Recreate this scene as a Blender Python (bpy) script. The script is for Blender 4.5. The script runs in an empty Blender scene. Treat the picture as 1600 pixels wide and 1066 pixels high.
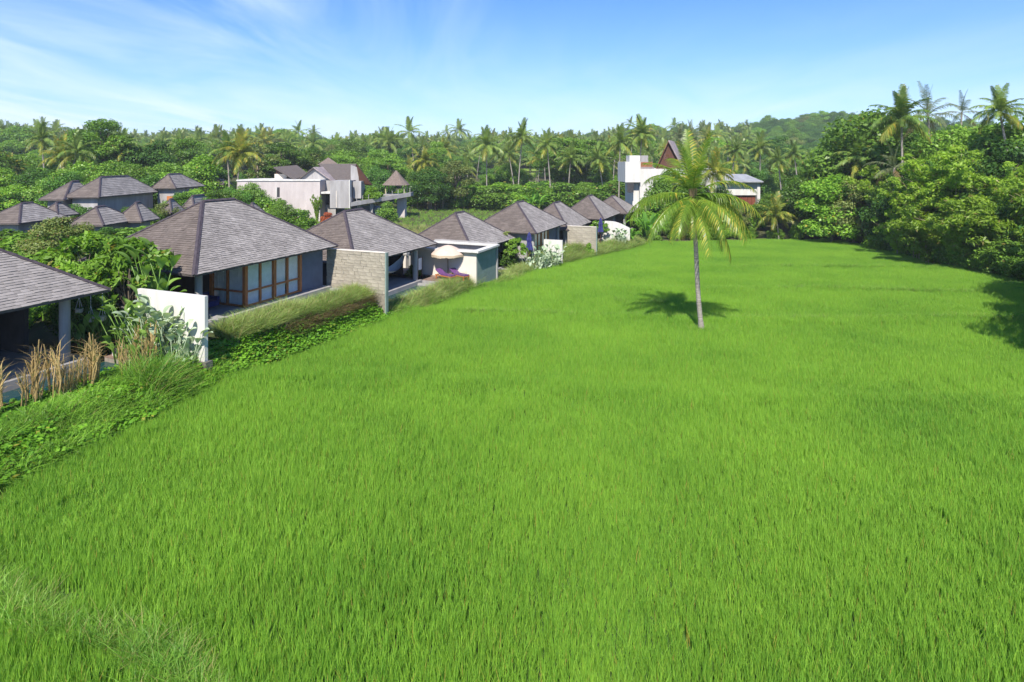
import bpy, math, random
import numpy as np
from mathutils import Vector, Matrix, Euler

# ------------------------------------------------------------------ camera, sky, sun, exposure
scene = bpy.context.scene
COL = scene.collection
R = math.radians
FPX, HY, CAMZ = 940.0, 250.0, 10.0           # focal length / horizon row (in 1600 px picture), camera height

cam_d = bpy.data.cameras.new("camera"); cam = bpy.data.objects.new("camera", cam_d); COL.objects.link(cam)
cam.location = (0, 0, CAMZ); cam.rotation_euler = (R(90), 0, 0)
cam_d.sensor_width = 36; cam_d.lens = FPX / 1600 * 36
cam_d.shift_y = -(533 - HY) / 1600
cam_d.clip_start = 0.1; cam_d.clip_end = 6000
scene.camera = cam

SUN_DIR = Vector((0.165, 0.985, 0)).normalized() * math.cos(R(47)) + Vector((0, 0, -math.sin(R(47))))
sd = bpy.data.lights.new("sun", 'SUN'); sd.energy = 5.0; sd.angle = R(0.53); sd.color = (1.0, 0.93, 0.82)
so = bpy.data.objects.new("sun", sd); so.rotation_euler = SUN_DIR.to_track_quat('-Z', 'Y').to_euler(); COL.objects.link(so)

world = bpy.data.worlds.new("World"); scene.world = world; world.use_nodes = True
def build_world():
    nt = world.node_tree; N = nt.nodes; Lk = nt.links; N.clear()
    def n(t, **k):
        o = N.new(t)
        for a, b in k.items(): setattr(o, a, b)
        return o
    def m(op, a, b=None, c=None, clamp=False):
        o = n('ShaderNodeMath', operation=op, use_clamp=clamp)
        for i, v in enumerate((a, b, c)):
            if v is None: continue
            if isinstance(v, (int, float)): o.inputs[i].default_value = v
            else: Lk.new(v, o.inputs[i])
        return o.outputs[0]
    out = n('ShaderNodeOutputWorld'); bg = n('ShaderNodeBackground'); bg.inputs['Strength'].default_value = 0.070
    sky = n('ShaderNodeTexSky', sky_type='NISHITA', sun_disc=False)
    sky.sun_elevation = R(47); sky.sun_rotation = math.atan2(-SUN_DIR.x, -SUN_DIR.y)
    sky.altitude = 0; sky.air_density = 1.15; sky.dust_density = 0.15; sky.ozone_density = 4.0
    hsv = n('ShaderNodeHueSaturation'); hsv.inputs['Hue'].default_value = 0.503; hsv.inputs['Saturation'].default_value = 1.03; hsv.inputs['Value'].default_value = 1.0
    tn = n('ShaderNodeMixRGB', blend_type='MULTIPLY'); tn.inputs[0].default_value = 1; tn.inputs[2].default_value = (0.72, 1.06, 1.55, 1)
    Lk.new(sky.outputs[0], tn.inputs[1]); Lk.new(tn.outputs[0], hsv.inputs['Color'])
    tc = n('ShaderNodeTexCoord'); sp = n('ShaderNodeSeparateXYZ'); Lk.new(tc.outputs['Generated'], sp.inputs[0])
    z = m('ADD', m('MAXIMUM', sp.outputs[2], 0.0), 0.12)
    cx = m('DIVIDE', sp.outputs[0], z); cy = m('DIVIDE', sp.outputs[1], z)
    cmb = n('ShaderNodeCombineXYZ'); Lk.new(cx, cmb.inputs[0]); Lk.new(cy, cmb.inputs[1])
    mp = n('ShaderNodeMapping'); mp.inputs['Rotation'].default_value = (0, 0, R(14)); mp.inputs['Scale'].default_value = (1.5, 0.50, 1); mp.inputs['Location'].default_value = (3.1, 1.7, 0)
    Lk.new(cmb.outputs[0], mp.inputs[0])
    nz = n('ShaderNodeTexNoise'); nz.inputs['Scale'].default_value = 0.55; nz.inputs['Detail'].default_value = 9; nz.inputs['Roughness'].default_value = 0.56; nz.inputs['Distortion'].default_value = 2.2
    Lk.new(mp.outputs[0], nz.inputs['Vector'])
    nz2 = n('ShaderNodeTexNoise'); nz2.inputs['Scale'].default_value = 0.33; nz2.inputs['Detail'].default_value = 3
    mp2 = n('ShaderNodeMapping'); mp2.inputs['Location'].default_value = (7.3, 2.2, 0); Lk.new(cmb.outputs[0], mp2.inputs[0]); Lk.new(mp2.outputs[0], nz2.inputs['Vector'])
    w1 = m('MULTIPLY', m('SUBTRACT', nz.outputs[0], 0.37), 2.6, clamp=True)
    w2 = m('MULTIPLY', m('SUBTRACT', nz2.outputs[0], m('ADD', 0.56, m('MULTIPLY', sp.outputs[0], 0.62))), 3.0, clamp=True)
    # thin milky band low over the horizon, wisps above
    low = m('POWER', m('SUBTRACT', 1.0, m('MULTIPLY', m('MAXIMUM', sp.outputs[2], 0.0), 3.0), clamp=True), 2.6)
    cl = m('MULTIPLY', w1, w2)
    cl = m('ADD', m('MULTIPLY', cl, 0.62), m('MULTIPLY', low, m('ADD', 0.55, m('MULTIPLY', w1, 0.75))), clamp=True)
    mix = n('ShaderNodeMixRGB'); Lk.new(cl, mix.inputs[0]); Lk.new(hsv.outputs[0], mix.inputs[1]); mix.inputs[2].default_value = (7.4, 8.9, 11.0, 1)
    Lk.new(mix.outputs[0], bg.inputs['Color']); Lk.new(bg.outputs[0], out.inputs[0])
build_world()
vs = scene.view_settings; vs.view_transform = 'Standard'; vs.look = 'None'; vs.exposure = 0.8; vs.gamma = 1; vs.use_curve_mapping = False
scene.cycles.max_bounces = 6; scene.cycles.transparent_max_bounces = 12; scene.cycles.diffuse_bounces = 3
scene.cycles.transmission_bounces = 4; scene.cycles.glossy_bounces = 3; scene.cycles.sample_clamp_indirect = 4

# ------------------------------------------------------------------ frames of reference
A = math.atan2(380, 940)
U = (math.sin(A), math.cos(A)); V = (-math.cos(A), math.sin(A)); ROT = R(90) - A   # U along the row of villas, V away from the field
def P(s, t, z=0.0): return Vector((U[0]*s + V[0]*t, U[1]*s + V[1]*t, z))
def ST(x, y): return x*U[0] + y*U[1], x*V[0] + y*V[1]
def X_at(px, Y): return (px - 800) * Y / FPX
def Z_at(py, Y): return CAMZ - (py - HY) * Y / FPX

EDGE_S = [-10, 10.8, 13.6, 20.6, 33.2, 51.4, 64.8, 83.1, 91, 100]
EDGE_T = [20.7, 20.7, 20.7, 22.3, 22.4, 21.8, 20.7, 16.0, 15.5, 15.0]
GZ_S = [-20, 19, 22, 33, 35, 46, 50, 61, 64, 73, 76, 120]
GZ_Z = [0.85, 0.85, 1.1, 1.1, -0.35, -0.45, -1.5, -1.5, -1.2, -1.3, -1.9, -2.3]
def edge_t(s): return np.interp(s, EDGE_S, EDGE_T)
def field_z(x, y):
    base = -1.9 * np.clip(np.asarray(y) - 20, 0, 68) / 55
    st = np.asarray(y) + 0.05*np.asarray(x) + 1.1*np.sin(np.asarray(x)*0.11)
    for c in (26.5, 41.0, 52.5, 66.0):                        # low steps between the paddies
        base = base - 0.07*np.tanh((st - c)/0.5) + 0.16*np.exp(-((st-c+0.8)/0.7)**2)
    X_, Y_ = np.asarray(x, float), np.asarray(y, float); base = base - 0.30*np.exp(-(((Y_ - (13.55 - .42*(X_ + 11.4)))/0.22)**2)) * ((X_ > -12.5) & (X_ < -7.2))
    return base
def ground_z(x, y):
    x = np.asarray(x, float); y = np.asarray(y, float)
    s = x*U[0] + y*U[1]; t = x*V[0] + y*V[1]
    f = field_z(x, y) - 0.02
    g = np.interp(s, GZ_S, GZ_Z)
    g = g + (-1.3 - g) * np.clip((t - 45) / 25, 0, 1)
    k = np.clip((t - edge_t(s) - 0.1) / 2.0, 0, 1); k = k*k*(3 - 2*k)
    z = f*(1 - k) + g*k
    d = np.hypot(x, y)
    hill = np.clip(d - 165, 0, 520) * 0.046
    hill = hill + 22*np.exp(-(((x - 262)/85)**2 + ((y - 520)/90)**2)) + 9*np.exp(-(((x - 120)/60)**2 + ((y - 560)/90)**2))
    rb = np.clip((x - 0.62*y - 6)/26, 0, 1) * np.clip((y-35)/30, 0, 1) * 2.0
    return z + hill + rb
FIELD = [(-12.0, 6), (-15.1, 17.8), (-14.1, 20.4), (-13.0, 27.3), (-8.5, 38.9), (-1.1, 55.6), (5.0, 67.8), (16.3, 83.1), (19.5, 91.0),
         (37.7, 93.2), (49.6, 93.2), (54.9, 80.7), (50.8, 59.7), (44, 49), (38, 40), (31.5, 33), (26.5, 27), (24, 20), (22, 6)]
def in_poly(x, y, poly=FIELD):
    x = np.asarray(x); y = np.asarray(y); c = np.zeros(x.shape, bool); n = len(poly)
    for i in range(n):
        x1, y1 = poly[i]; x2, y2 = poly[(i+1) % n]
        if y1 == y2: continue
        m = ((y1 > y) != (y2 > y)) & (x < (x2-x1)*(y-y1)/(y2-y1) + x1); c ^= m
    return c

# ------------------------------------------------------------------ materials
def new_mat(name):
    m = bpy.data.materials.new(name); m.use_nodes = True
    return m, m.node_tree.nodes, m.node_tree.links
def mat(name, col, rough=0.8, var=0.12, scale=6.0, col2=None, bump=0.0, island=0.0, metallic=0.0, spec=0.3, stretch=None, bscale=None):
    m, N, Lk = new_mat(name); b = N['Principled BSDF']
    b.inputs['Roughness'].default_value = rough; b.inputs['Metallic'].default_value = metallic; b.inputs['Specular IOR Level'].default_value = spec
    tc = N.new('ShaderNodeTexCoord'); vec = tc.outputs['Object']
    if stretch:
        mp = N.new('ShaderNodeMapping'); mp.inputs['Scale'].default_value = stretch; Lk.new(vec, mp.inputs[0]); vec = mp.outputs[0]
    nz = N.new('ShaderNodeTexNoise'); nz.inputs['Scale'].default_value = scale; nz.inputs['Detail'].default_value = 6; nz.inputs['Roughness'].default_value = 0.65
    Lk.new(vec, nz.inputs['Vector'])
    rp = N.new('ShaderNodeMapRange'); rp.inputs['From Min'].default_value = 0.3; rp.inputs['From Max'].default_value = 0.7; Lk.new(nz.outputs[0], rp.inputs[0])
    c2 = col2 if col2 else tuple(max(0, c*(1 - 2.2*var)) for c in col)
    mx = N.new('ShaderNodeMixRGB'); mx.inputs[1].default_value = (*c2, 1); mx.inputs[2].default_value = (*(col if col2 else tuple(c*(1+var) for c in col)), 1)
    Lk.new(rp.outputs[0], mx.inputs[0]); last = mx.outputs[0]
    if island:
        g = N.new('ShaderNodeNewGeometry'); oi = N.new('ShaderNodeObjectInfo')
        ad = N.new('ShaderNodeMath'); ad.operation = 'ADD'; Lk.new(g.outputs['Random Per Island'], ad.inputs[0]); Lk.new(oi.outputs['Random'], ad.inputs[1])
        fr = N.new('ShaderNodeMath'); fr.operation = 'FRACT'; Lk.new(ad.outputs[0], fr.inputs[0])
        r2 = N.new('ShaderNodeMapRange'); r2.inputs['To Min'].default_value = 1 - island; r2.inputs['To Max'].default_value = 1 + island; Lk.new(fr.outputs[0], r2.inputs[0])
        h = N.new('ShaderNodeHueSaturation'); Lk.new(r2.outputs[0], h.inputs['Value']); Lk.new(last, h.inputs['Color']); last = h.outputs[0]
    Lk.new(last, b.inputs['Base Color'])
    if bump:
        bn = N.new('ShaderNodeTexNoise'); bn.inputs['Scale'].default_value = bscale or scale*4; bn.inputs['Detail'].default_value = 5; Lk.new(vec, bn.inputs['Vector'])
        bp = N.new('ShaderNodeBump'); bp.inputs['Strength'].default_value = bump; bp.inputs['Distance'].default_value = 0.03
        Lk.new(bn.outputs[0], bp.inputs['Height']); Lk.new(bp.outputs[0], b.inputs['Normal'])
    return m
def leaf(name, col, col2, trans=0.35, rough=0.5, dry=None, dryamt=0.0, wscale=0.12, ovar=0.25, isl=0.7, namp=2.4):
    """foliage: colour differs leaf by leaf, plant by plant and over the ground; light comes through the leaf"""
    m, N, Lk = new_mat(name); N.remove(N['Principled BSDF']); out = N['Material Output']
    g = N.new('ShaderNodeNewGeometry'); oi = N.new('ShaderNodeObjectInfo')
    nz = N.new('ShaderNodeTexNoise'); nz.inputs['Scale'].default_value = wscale; nz.inputs['Detail'].default_value = 5; Lk.new(g.outputs['Position'], nz.inputs['Vector'])
    a = N.new('ShaderNodeMath'); a.operation = 'MULTIPLY_ADD'; a.inputs[1].default_value = namp; a.inputs[2].default_value = -namp*.5 + .25; Lk.new(nz.outputs[0], a.inputs[0])
    b = N.new('ShaderNodeMath'); b.operation = 'MULTIPLY_ADD'; b.inputs[1].default_value = isl; Lk.new(g.outputs['Random Per Island'], b.inputs[0]); Lk.new(a.outputs[0], b.inputs[2])
    mx = N.new('ShaderNodeMixRGB'); mx.use_clamp = True; Lk.new(b.outputs[0], mx.inputs[0]); mx.inputs[1].default_value = (*col, 1); mx.inputs[2].default_value = (*col2, 1)
    b.use_clamp = True
    last = mx.outputs[0]
    if dry:
        gt = N.new('ShaderNodeMath'); gt.operation = 'FRACT'; ml = N.new('ShaderNodeMath'); ml.operation = 'MULTIPLY'; ml.inputs[1].default_value = 37.7
        Lk.new(g.outputs['Random Per Island'], ml.inputs[0]); Lk.new(ml.outputs[0], gt.inputs[0])
        lt = N.new('ShaderNodeMath'); lt.operation = 'LESS_THAN'; lt.inputs[1].default_value = dryamt; Lk.new(gt.outputs[0], lt.inputs[0])
        m2 = N.new('ShaderNodeMixRGB'); Lk.new(lt.outputs[0], m2.inputs[0]); Lk.new(last, m2.inputs[1]); m2.inputs[2].default_value = (*dry, 1); last = m2.outputs[0]
    r2 = N.new('ShaderNodeMapRange'); r2.inputs['To Min'].default_value = 1 - ovar; r2.inputs['To Max'].default_value = 1 + ovar; Lk.new(oi.outputs['Random'], r2.inputs[0])
    h = N.new('ShaderNodeHueSaturation'); Lk.new(r2.outputs[0], h.inputs['Value']); Lk.new(last, h.inputs['Color'])
    d = N.new('ShaderNodeBsdfDiffuse'); t = N.new('ShaderNodeBsdfTranslucent'); gl = N.new('ShaderNodeBsdfGlossy'); gl.inputs['Roughness'].default_value = rough
    Lk.new(h.outputs[0], d.inputs[0])
    yl = N.new('ShaderNodeMixRGB'); yl.blend_type = 'MULTIPLY'; yl.inputs[0].default_value = 1; yl.inputs[2].default_value = (1.15, 1.25, 0.5, 1); Lk.new(h.outputs[0], yl.inputs[1]); Lk.new(yl.outputs[0], t.inputs[0])
    s1 = N.new('ShaderNodeMixShader'); s1.inputs[0].default_value = trans; Lk.new(d.outputs[0], s1.inputs[1]); Lk.new(t.outputs[0], s1.inputs[2])
    s2 = N.new('ShaderNodeMixShader'); s2.inputs[0].default_value = 0.018; Lk.new(s1.outputs[0], s2.inputs[1]); Lk.new(gl.outputs[0], s2.inputs[2])
    Lk.new(s2.outputs[0], out.inputs[0])
    return m

M = {}
M['soil'] = mat('soil_and_low_weeds', (0.05, 0.075, 0.018), 0.95, col2=(0.055, 0.042, 0.02), scale=0.7, bump=0.6, bscale=8)
M['mud'] = mat('paddy_mud', (0.040, 0.090, 0.012), 0.9, col2=(0.030, 0.065, 0.010), scale=1.5)
M['rice'] = leaf('rice_leaf', (0.104, 0.271, 0.028), (0.277, 0.480, 0.052), 0.40, 0.6, (0.38, 0.30, 0.07), 0.012, 0.16, 0.03, 0.85, 1.3)
M['weedgrass'] = leaf('weed_grass', (0.10, 0.26, 0.03), (0.24, 0.42, 0.06), 0.4, 0.45, (0.36, 0.32, 0.12), 0.10, 0.5, 0.2)
M['bankgrass'] = leaf('bank_grass_leaf', (0.105, 0.238, 0.024), (0.255, 0.448, 0.060), 0.4, 0.45, (0.28, 0.24, 0.09), 0.05, 0.5, 0.25)
M['vetiver'] = leaf('hedge_grass_leaf', (0.149, 0.253, 0.045), (0.310, 0.414, 0.120), 0.35, 0.45, (0.34, 0.27, 0.13), 0.12, 0.6, 0.2)
M['drygrass'] = leaf('dry_grass_leaf', (0.16, 0.11, 0.05), (0.30, 0.23, 0.11), 0.3, 0.6, (0.10, 0.13, 0.03), 0.2, 0.6, 0.2)
M['straw'] = leaf('straw_leaf', (0.24, 0.24, 0.09), (0.36, 0.33, 0.14), 0.3, 0.6, (0.20, 0.26, 0.06), 0.3, 0.3, 0.15)
M['creeper'] = leaf('creeper_leaf', (0.070, 0.196, 0.018), (0.182, 0.380, 0.030), 0.35, 0.4, (0.3, 0.3, 0.05), 0.02, 0.5, 0.2)
M['crown'] = leaf('broad_leaf', (0.068, 0.150, 0.022), (0.165, 0.293, 0.039), 0.35, 0.4, (0.16, 0.14, 0.03), 0.02, 0.09, 0.3)
M['crown_dark'] = leaf('dark_leaf', (0.045, 0.116, 0.022), (0.096, 0.210, 0.033), 0.3, 0.4, None, 0, 0.09, 0.25)
M['crown_bright'] = leaf('bright_leaf', (0.098, 0.218, 0.020), (0.221, 0.391, 0.045), 0.4, 0.4, (0.3, 0.27, 0.04), 0.03, 0.2, 0.25)
M['crown_olive'] = leaf('olive_leaf', (0.112, 0.163, 0.039), (0.213, 0.263, 0.077), 0.35, 0.45, (0.2, 0.15, 0.06), 0.06, 0.15, 0.25)
M['bamboo'] = leaf('bamboo_leaf', (0.155, 0.283, 0.024), (0.338, 0.496, 0.055), 0.5, 0.45, (0.3, 0.26, 0.08), 0.04, 0.25, 0.2)
M['frond'] = leaf('palm_leaflet', (0.098, 0.175, 0.036), (0.215, 0.300, 0.066), 0.35, 0.35, (0.28, 0.24, 0.05), 0.06, 0.08, 0.3)
M['frond_yellow'] = leaf('yellowing_palm_leaflet', (0.12, 0.18, 0.03), (0.27, 0.29, 0.045), 0.4, 0.35, (0.42, 0.30, 0.05), 0.15, 0.3, 0.2)
M['frond_hero'] = leaf('coconut_leaflet', (0.075, 0.175, 0.022), (0.205, 0.30, 0.033), 0.4, 0.3, (0.45, 0.40, 0.06), 0.10, 0.9, 0.12)
M['frond_grey'] = leaf('grey_palm_leaflet', (0.09, 0.13, 0.06), (0.18, 0.21, 0.1), 0.3, 0.35, (0.2, 0.17, 0.09), 0.1, 0.2, 0.2)
M['frond_dead'] = leaf('dead_frond', (0.13, 0.085, 0.04), (0.24, 0.17, 0.08), 0.25, 0.6)
M['banana'] = leaf('banana_leaf', (0.06, 0.17, 0.02), (0.15, 0.33, 0.04), 0.4, 0.3, (0.33, 0.28, 0.07), 0.05, 0.4, 0.2)
M['canna'] = leaf('large_green_leaf', (0.09, 0.20, 0.03), (0.20, 0.33, 0.07), 0.35, 0.3, None, 0, 0.8, 0.2)
M['silver'] = leaf('silvery_green_leaf', (0.25, 0.36, 0.20), (0.42, 0.50, 0.36), 0.25, 0.35, (0.12, 0.25, 0.05), 0.3, 0.8, 0.15)
M['redleaf'] = leaf('red_leaf', (0.30, 0.05, 0.03), (0.40, 0.14, 0.05), 0.3, 0.5)
M['reed'] = leaf('dry_reed', (0.30, 0.20, 0.07), (0.46, 0.34, 0.15), 0.2, 0.6, (0.16, 0.20, 0.05), 0.2, 0.8, 0.2)
M['bark'] = mat('bark', (0.20, 0.165, 0.125), 0.9, 0.25, 3.0, bump=0.5, stretch=(1, 1, 0.3))
M['palmbark'] = mat('palm_bark', (0.36, 0.33, 0.29), 0.9, col2=(0.15, 0.13, 0.11), scale=5.0, bump=0.6, stretch=(0.6, 0.6, 3.5))
M['rachis'] = mat('frond_stalk', (0.33, 0.32, 0.06), 0.6, 0.2, 2.0)
M['nut'] = mat('coconut', (0.24, 0.20, 0.05), 0.6, 0.3, 3.0)
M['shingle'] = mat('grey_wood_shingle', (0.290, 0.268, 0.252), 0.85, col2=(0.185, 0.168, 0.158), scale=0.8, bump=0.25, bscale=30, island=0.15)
M['shingle_brown'] = mat('browner_wood_shingle', (0.140, 0.117, 0.103), 0.88, col2=(0.095, 0.077, 0.068), scale=1.1, bump=0.25, bscale=30, island=0.14)  # darker and browner than the grey shingle, used on the near slopes
M['deck'] = mat('roof_underlay', (0.10, 0.085, 0.08), 0.9, 0.15, 4)
M['hipcap'] = mat('dark_hip_flashing', (0.060, 0.048, 0.055), 0.6, 0.2, 5)
M['soffit'] = mat('soffit_timber', (0.10, 0.07, 0.05), 0.8, 0.2, 4, stretch=(1, 8, 1))
M['whitewall'] = mat('white_painted_plaster', (0.60, 0.59, 0.57), 0.85, col2=(0.44, 0.43, 0.40), scale=1.4, bump=0.08, stretch=(1, 1, .18))
M['cream'] = mat('cream_plaster', (0.62, 0.57, 0.50), 0.85, col2=(0.52, 0.47, 0.41), scale=1.0, bump=0.08)
M['concrete'] = mat('smooth_concrete', (0.36, 0.35, 0.35), 0.85, col2=(0.22, 0.21, 0.205), scale=1.0, bump=0.12, stretch=(1, 1, .2))
M['concrete_pink'] = mat('pale_pinkish_concrete', (0.50, 0.455, 0.44), 0.85, col2=(0.37, 0.33, 0.32), scale=.8, bump=0.1, stretch=(1, 1, .25))
M['greenwall'] = mat('green_grey_plaster', (0.21, 0.27, 0.25), 0.85, col2=(0.14, 0.19, 0.17), scale=1.2, bump=0.1)
M['bluewall'] = mat('blue_grey_plaster', (0.115, 0.145, 0.205), 0.8, 0.1, 1.2)
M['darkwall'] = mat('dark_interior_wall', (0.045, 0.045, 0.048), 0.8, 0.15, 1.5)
M['stone'] = mat('tan_stone_block', (0.37, 0.335, 0.27), 0.9, col2=(0.25, 0.225, 0.18), scale=2.5, bump=0.5, bscale=18, island=0.13)
M['mortar'] = mat('mortar', (0.24, 0.21, 0.17), 0.95, 0.15, 5)
M['rock'] = mat('dark_lava_rock', (0.13, 0.12, 0.105), 0.95, 0.25, 3, bump=0.5, island=0.3)
M['yellowstone'] = mat('ochre_stone', (0.46, 0.35, 0.17), 0.9, 0.2, 2, bump=0.3, island=0.15)
M['paving'] = mat('grey_terrace_paving', (0.30, 0.29, 0.29), 0.7, 0.12, 1.5, bump=0.05)
M['wood'] = mat('orange_brown_timber', (0.46, 0.165, 0.050), 0.55, 0.22, 3, stretch=(6, 6, 1), spec=0.4)
M['deckwood'] = mat('weathered_red_brown_deck', (0.22, 0.15, 0.12), 0.8, 0.2, 4, island=0.15)
M['darkwood'] = mat('dark_stained_timber', (0.10, 0.045, 0.028), 0.6, 0.2, 3, stretch=(6, 6, 1))
M['redwood'] = mat('red_timber_door', (0.17, 0.052, 0.028), 0.6, 0.2, 3, stretch=(6, 6, 1))
M['curtain'] = mat('white_curtain', (0.86, 0.88, 0.86), 0.9, 0.06, 3)
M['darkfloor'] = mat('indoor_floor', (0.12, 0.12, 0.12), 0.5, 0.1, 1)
M['purple'] = mat('purple_cushion', (0.115, 0.045, 0.155), 0.9, 0.15, 6)
M['blue'] = mat('navy_blue_fabric', (0.030, 0.035, 0.145), 0.85, 0.15, 4)
M['canvas'] = mat('cream_canvas', (0.52, 0.405, 0.33), 0.9, 0.05, 3)
M['fringe'] = mat('cream_fringe', (0.52, 0.42, 0.30), 0.95, 0.15, 20)
M['cloth'] = mat('white_cloth', (0.74, 0.74, 0.76), 0.9, 0.04, 3)
M['metal'] = mat('grey_metal', (0.35, 0.36, 0.37), 0.4, 0.1, 5, metallic=0.8)
M['greyroof'] = mat('grey_sheet_roof', (0.30, 0.31, 0.32), 0.6, 0.15, 0.8, island=0.05)
M['thatch'] = mat('grey_brown_thatch', (0.165, 0.130, 0.110), 0.95, 0.2, 1.5, bump=0.5, stretch=(3, 3, 0.6))
M['terracotta'] = mat('terracotta_tile', (0.25, 0.105, 0.055), 0.85, 0.2, 1.5, island=0.15)
M['rooftile'] = mat('grey_mauve_roof_tile', (0.30, 0.25, 0.25), 0.85, 0.2, 1.0, island=0.12)
M['pot'] = mat('cream_pot', (0.50, 0.47, 0.42), 0.6, 0.1, 5)
M['bamboopole'] = mat('bamboo_pole', (0.42, 0.36, 0.20), 0.6, 0.2, 5)
M['paddyfield'] = mat('distant_field_grass', (0.20, 0.27, 0.05), 0.95, col2=(0.12, 0.19, 0.035), scale=0.25, bump=0.3)
def glass_mat():
    m, N, Lk = new_mat('window_glass'); N.remove(N['Principled BSDF'])
    t = N.new('ShaderNodeBsdfTransparent'); t.inputs[0].default_value = (0.97, 0.98, 0.98, 1); g = N.new('ShaderNodeBsdfGlossy'); g.inputs['Roughness'].default_value = 0.02
    lw = N.new('ShaderNodeLayerWeight'); pw = N.new('ShaderNodeMath'); pw.operation = 'POWER'; pw.inputs[1].default_value = 4.0; Lk.new(lw.outputs['Facing'], pw.inputs[0])
    fr = N.new('ShaderNodeMath'); fr.operation = 'MULTIPLY_ADD'; fr.inputs[1].default_value = 0.7; fr.inputs[2].default_value = 0.04; Lk.new(pw.outputs[0], fr.inputs[0]); mx = N.new('ShaderNodeMixShader')
    Lk.new(fr.outputs[0], mx.inputs[0]); Lk.new(t.outputs[0], mx.inputs[1]); Lk.new(g.outputs[0], mx.inputs[2]); Lk.new(mx.outputs[0], N['Material Output'].inputs[0]); return m
M['glass'] = glass_mat()
def water_mat():
    m, N, Lk = new_mat('pool_water'); b = N['Principled BSDF']
    b.inputs['Base Color'].default_value = (0.010, 0.045, 0.050, 1); b.inputs['Roughness'].default_value = 0.04; b.inputs['IOR'].default_value = 1.33
    nz = N.new('ShaderNodeTexNoise'); nz.inputs['Scale'].default_value = 3.5; bp = N.new('ShaderNodeBump'); bp.inputs['Strength'].default_value = 0.12; bp.inputs['Distance'].default_value = 0.05
    Lk.new(nz.outputs[0], bp.inputs['Height']); Lk.new(bp.outputs[0], b.inputs['Normal']); return m
M['water'] = water_mat()

# ------------------------------------------------------------------ object helpers
def tag(o, label=None, cat=None, group=None, kind=None):
    if label: o['label'] = label
    if cat: o['category'] = cat
    if group: o['group'] = group
    if kind: o['kind'] = kind
    return o
def thing(name, label, cat, loc=(0, 0, 0), rz=0.0, group=None):
    o = bpy.data.objects.new(name, None); COL.objects.link(o); o.location = loc; o.rotation_euler = (0, 0, rz); o.empty_display_size = 0.3
    return tag(o, label, cat, group)
def link(name, me, parent=None, loc=None, rot=None, scale=None):
    o = bpy.data.objects.new(name, me); COL.objects.link(o)
    if parent is not None: o.parent = parent
    if loc is not None: o.location = loc
    if rot is not None: o.rotation_euler = rot
    if scale is not None: o.scale = scale
    return o
def dup(o, parent=None):
    c = o.copy(); COL.objects.link(c)
    if parent is not None: c.parent = parent
    for ch in list(o.children): dup(ch, c)
    return c

class MB:
    """collects shapes; build() links them as one mesh object"""
    def __init__(self): self.v = []; self.f = []
    def add(self, vs_, fs_):
        b = len(self.v); self.v.extend([tuple(p) for p in vs_]); self.f.extend([tuple(b+i for i in f) for f in fs_]); return self
    def box(self, x0, y0, z0, x1, y1, z1):
        if x0 > x1: x0, x1 = x1, x0
        if y0 > y1: y0, y1 = y1, y0
        if z0 > z1: z0, z1 = z1, z0
        return self.add([(x0,y0,z0),(x1,y0,z0),(x1,y1,z0),(x0,y1,z0),(x0,y0,z1),(x1,y0,z1),(x1,y1,z1),(x0,y1,z1)],
                        [(0,3,2,1),(4,5,6,7),(0,1,5,4),(1,2,6,5),(2,3,7,6),(3,0,4,7)])
    def quad(self, a, b, c, d): return self.add([a, b, c, d], [(0, 1, 2, 3)])
    def tri(self, a, b, c): return self.add([a, b, c], [(0, 1, 2)])
    def slab(self, pts, th):
        """flat polygon thickened downwards by th"""
        n = len(pts); top = [tuple(p) for p in pts]; bot = [(p[0], p[1], p[2]-th) for p in top]
        self.add(top + bot, [tuple(range(n)), tuple(range(2*n-1, n-1, -1))] + [(i, n+i, n+(i+1) % n, (i+1) % n) for i in range(n)]); return self
    def tube(self, pts, rad, n=8, cap=True):
        pts = [Vector(p) for p in pts]; rings = []
        for i, p in enumerate(pts):
            d = (pts[min(i+1, len(pts)-1)] - pts[max(i-1, 0)]).normalized()
            a = Vector((0, 0, 1)) if abs(d.z) < 0.9 else Vector((1, 0, 0)); x = d.cross(a).normalized(); y = d.cross(x)
            r = rad[i] if isinstance(rad, (list, tuple)) else rad
            rings.append([p + (x*math.cos(2*math.pi*k/n) + y*math.sin(2*math.pi*k/n))*r for k in range(n)])
        vs_ = [q for r in rings for q in r]; fs_ = []
        for i in range(len(pts)-1):
            for k in range(n):
                fs_.append((i*n+k, i*n+(k+1) % n, (i+1)*n+(k+1) % n, (i+1)*n+k))
        if cap: fs_.append(tuple(range(n))[::-1]); fs_.append(tuple((len(pts)-1)*n+k for k in range(n)))
        return self.add(vs_, fs_)
    def mesh(self, name, m, smooth=False):
        me = bpy.data.meshes.new(name); me.from_pydata(self.v, [], self.f)
        if m is not None: me.materials.append(m)
        if smooth:
            me.polygons.foreach_set('use_smooth', [True]*len(me.polygons))
        me.update(); return me
    def build(self, name, m, parent=None, smooth=False, loc=None, rot=None):
        return link(name, self.mesh(name, m, smooth), parent, loc, rot)
def npmesh(name, verts, faces, m):
    """verts (N,3), faces (K,4) arrays"""
    me = bpy.data.meshes.new(name); nf = len(faces); me.vertices.add(len(verts)); me.vertices.foreach_set('co', np.asarray(verts, np.float32).ravel())
    k = faces.shape[1]; me.loops.add(nf*k); me.loops.foreach_set('vertex_index', faces.astype(np.int32).ravel())
    me.polygons.add(nf); me.polygons.foreach_set('loop_start', np.arange(nf, dtype=np.int32)*k); me.polygons.foreach_set('loop_total', np.full(nf, k, np.int32))
    me.materials.append(m); me.update(calc_edges=True); me.validate(); return me

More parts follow.
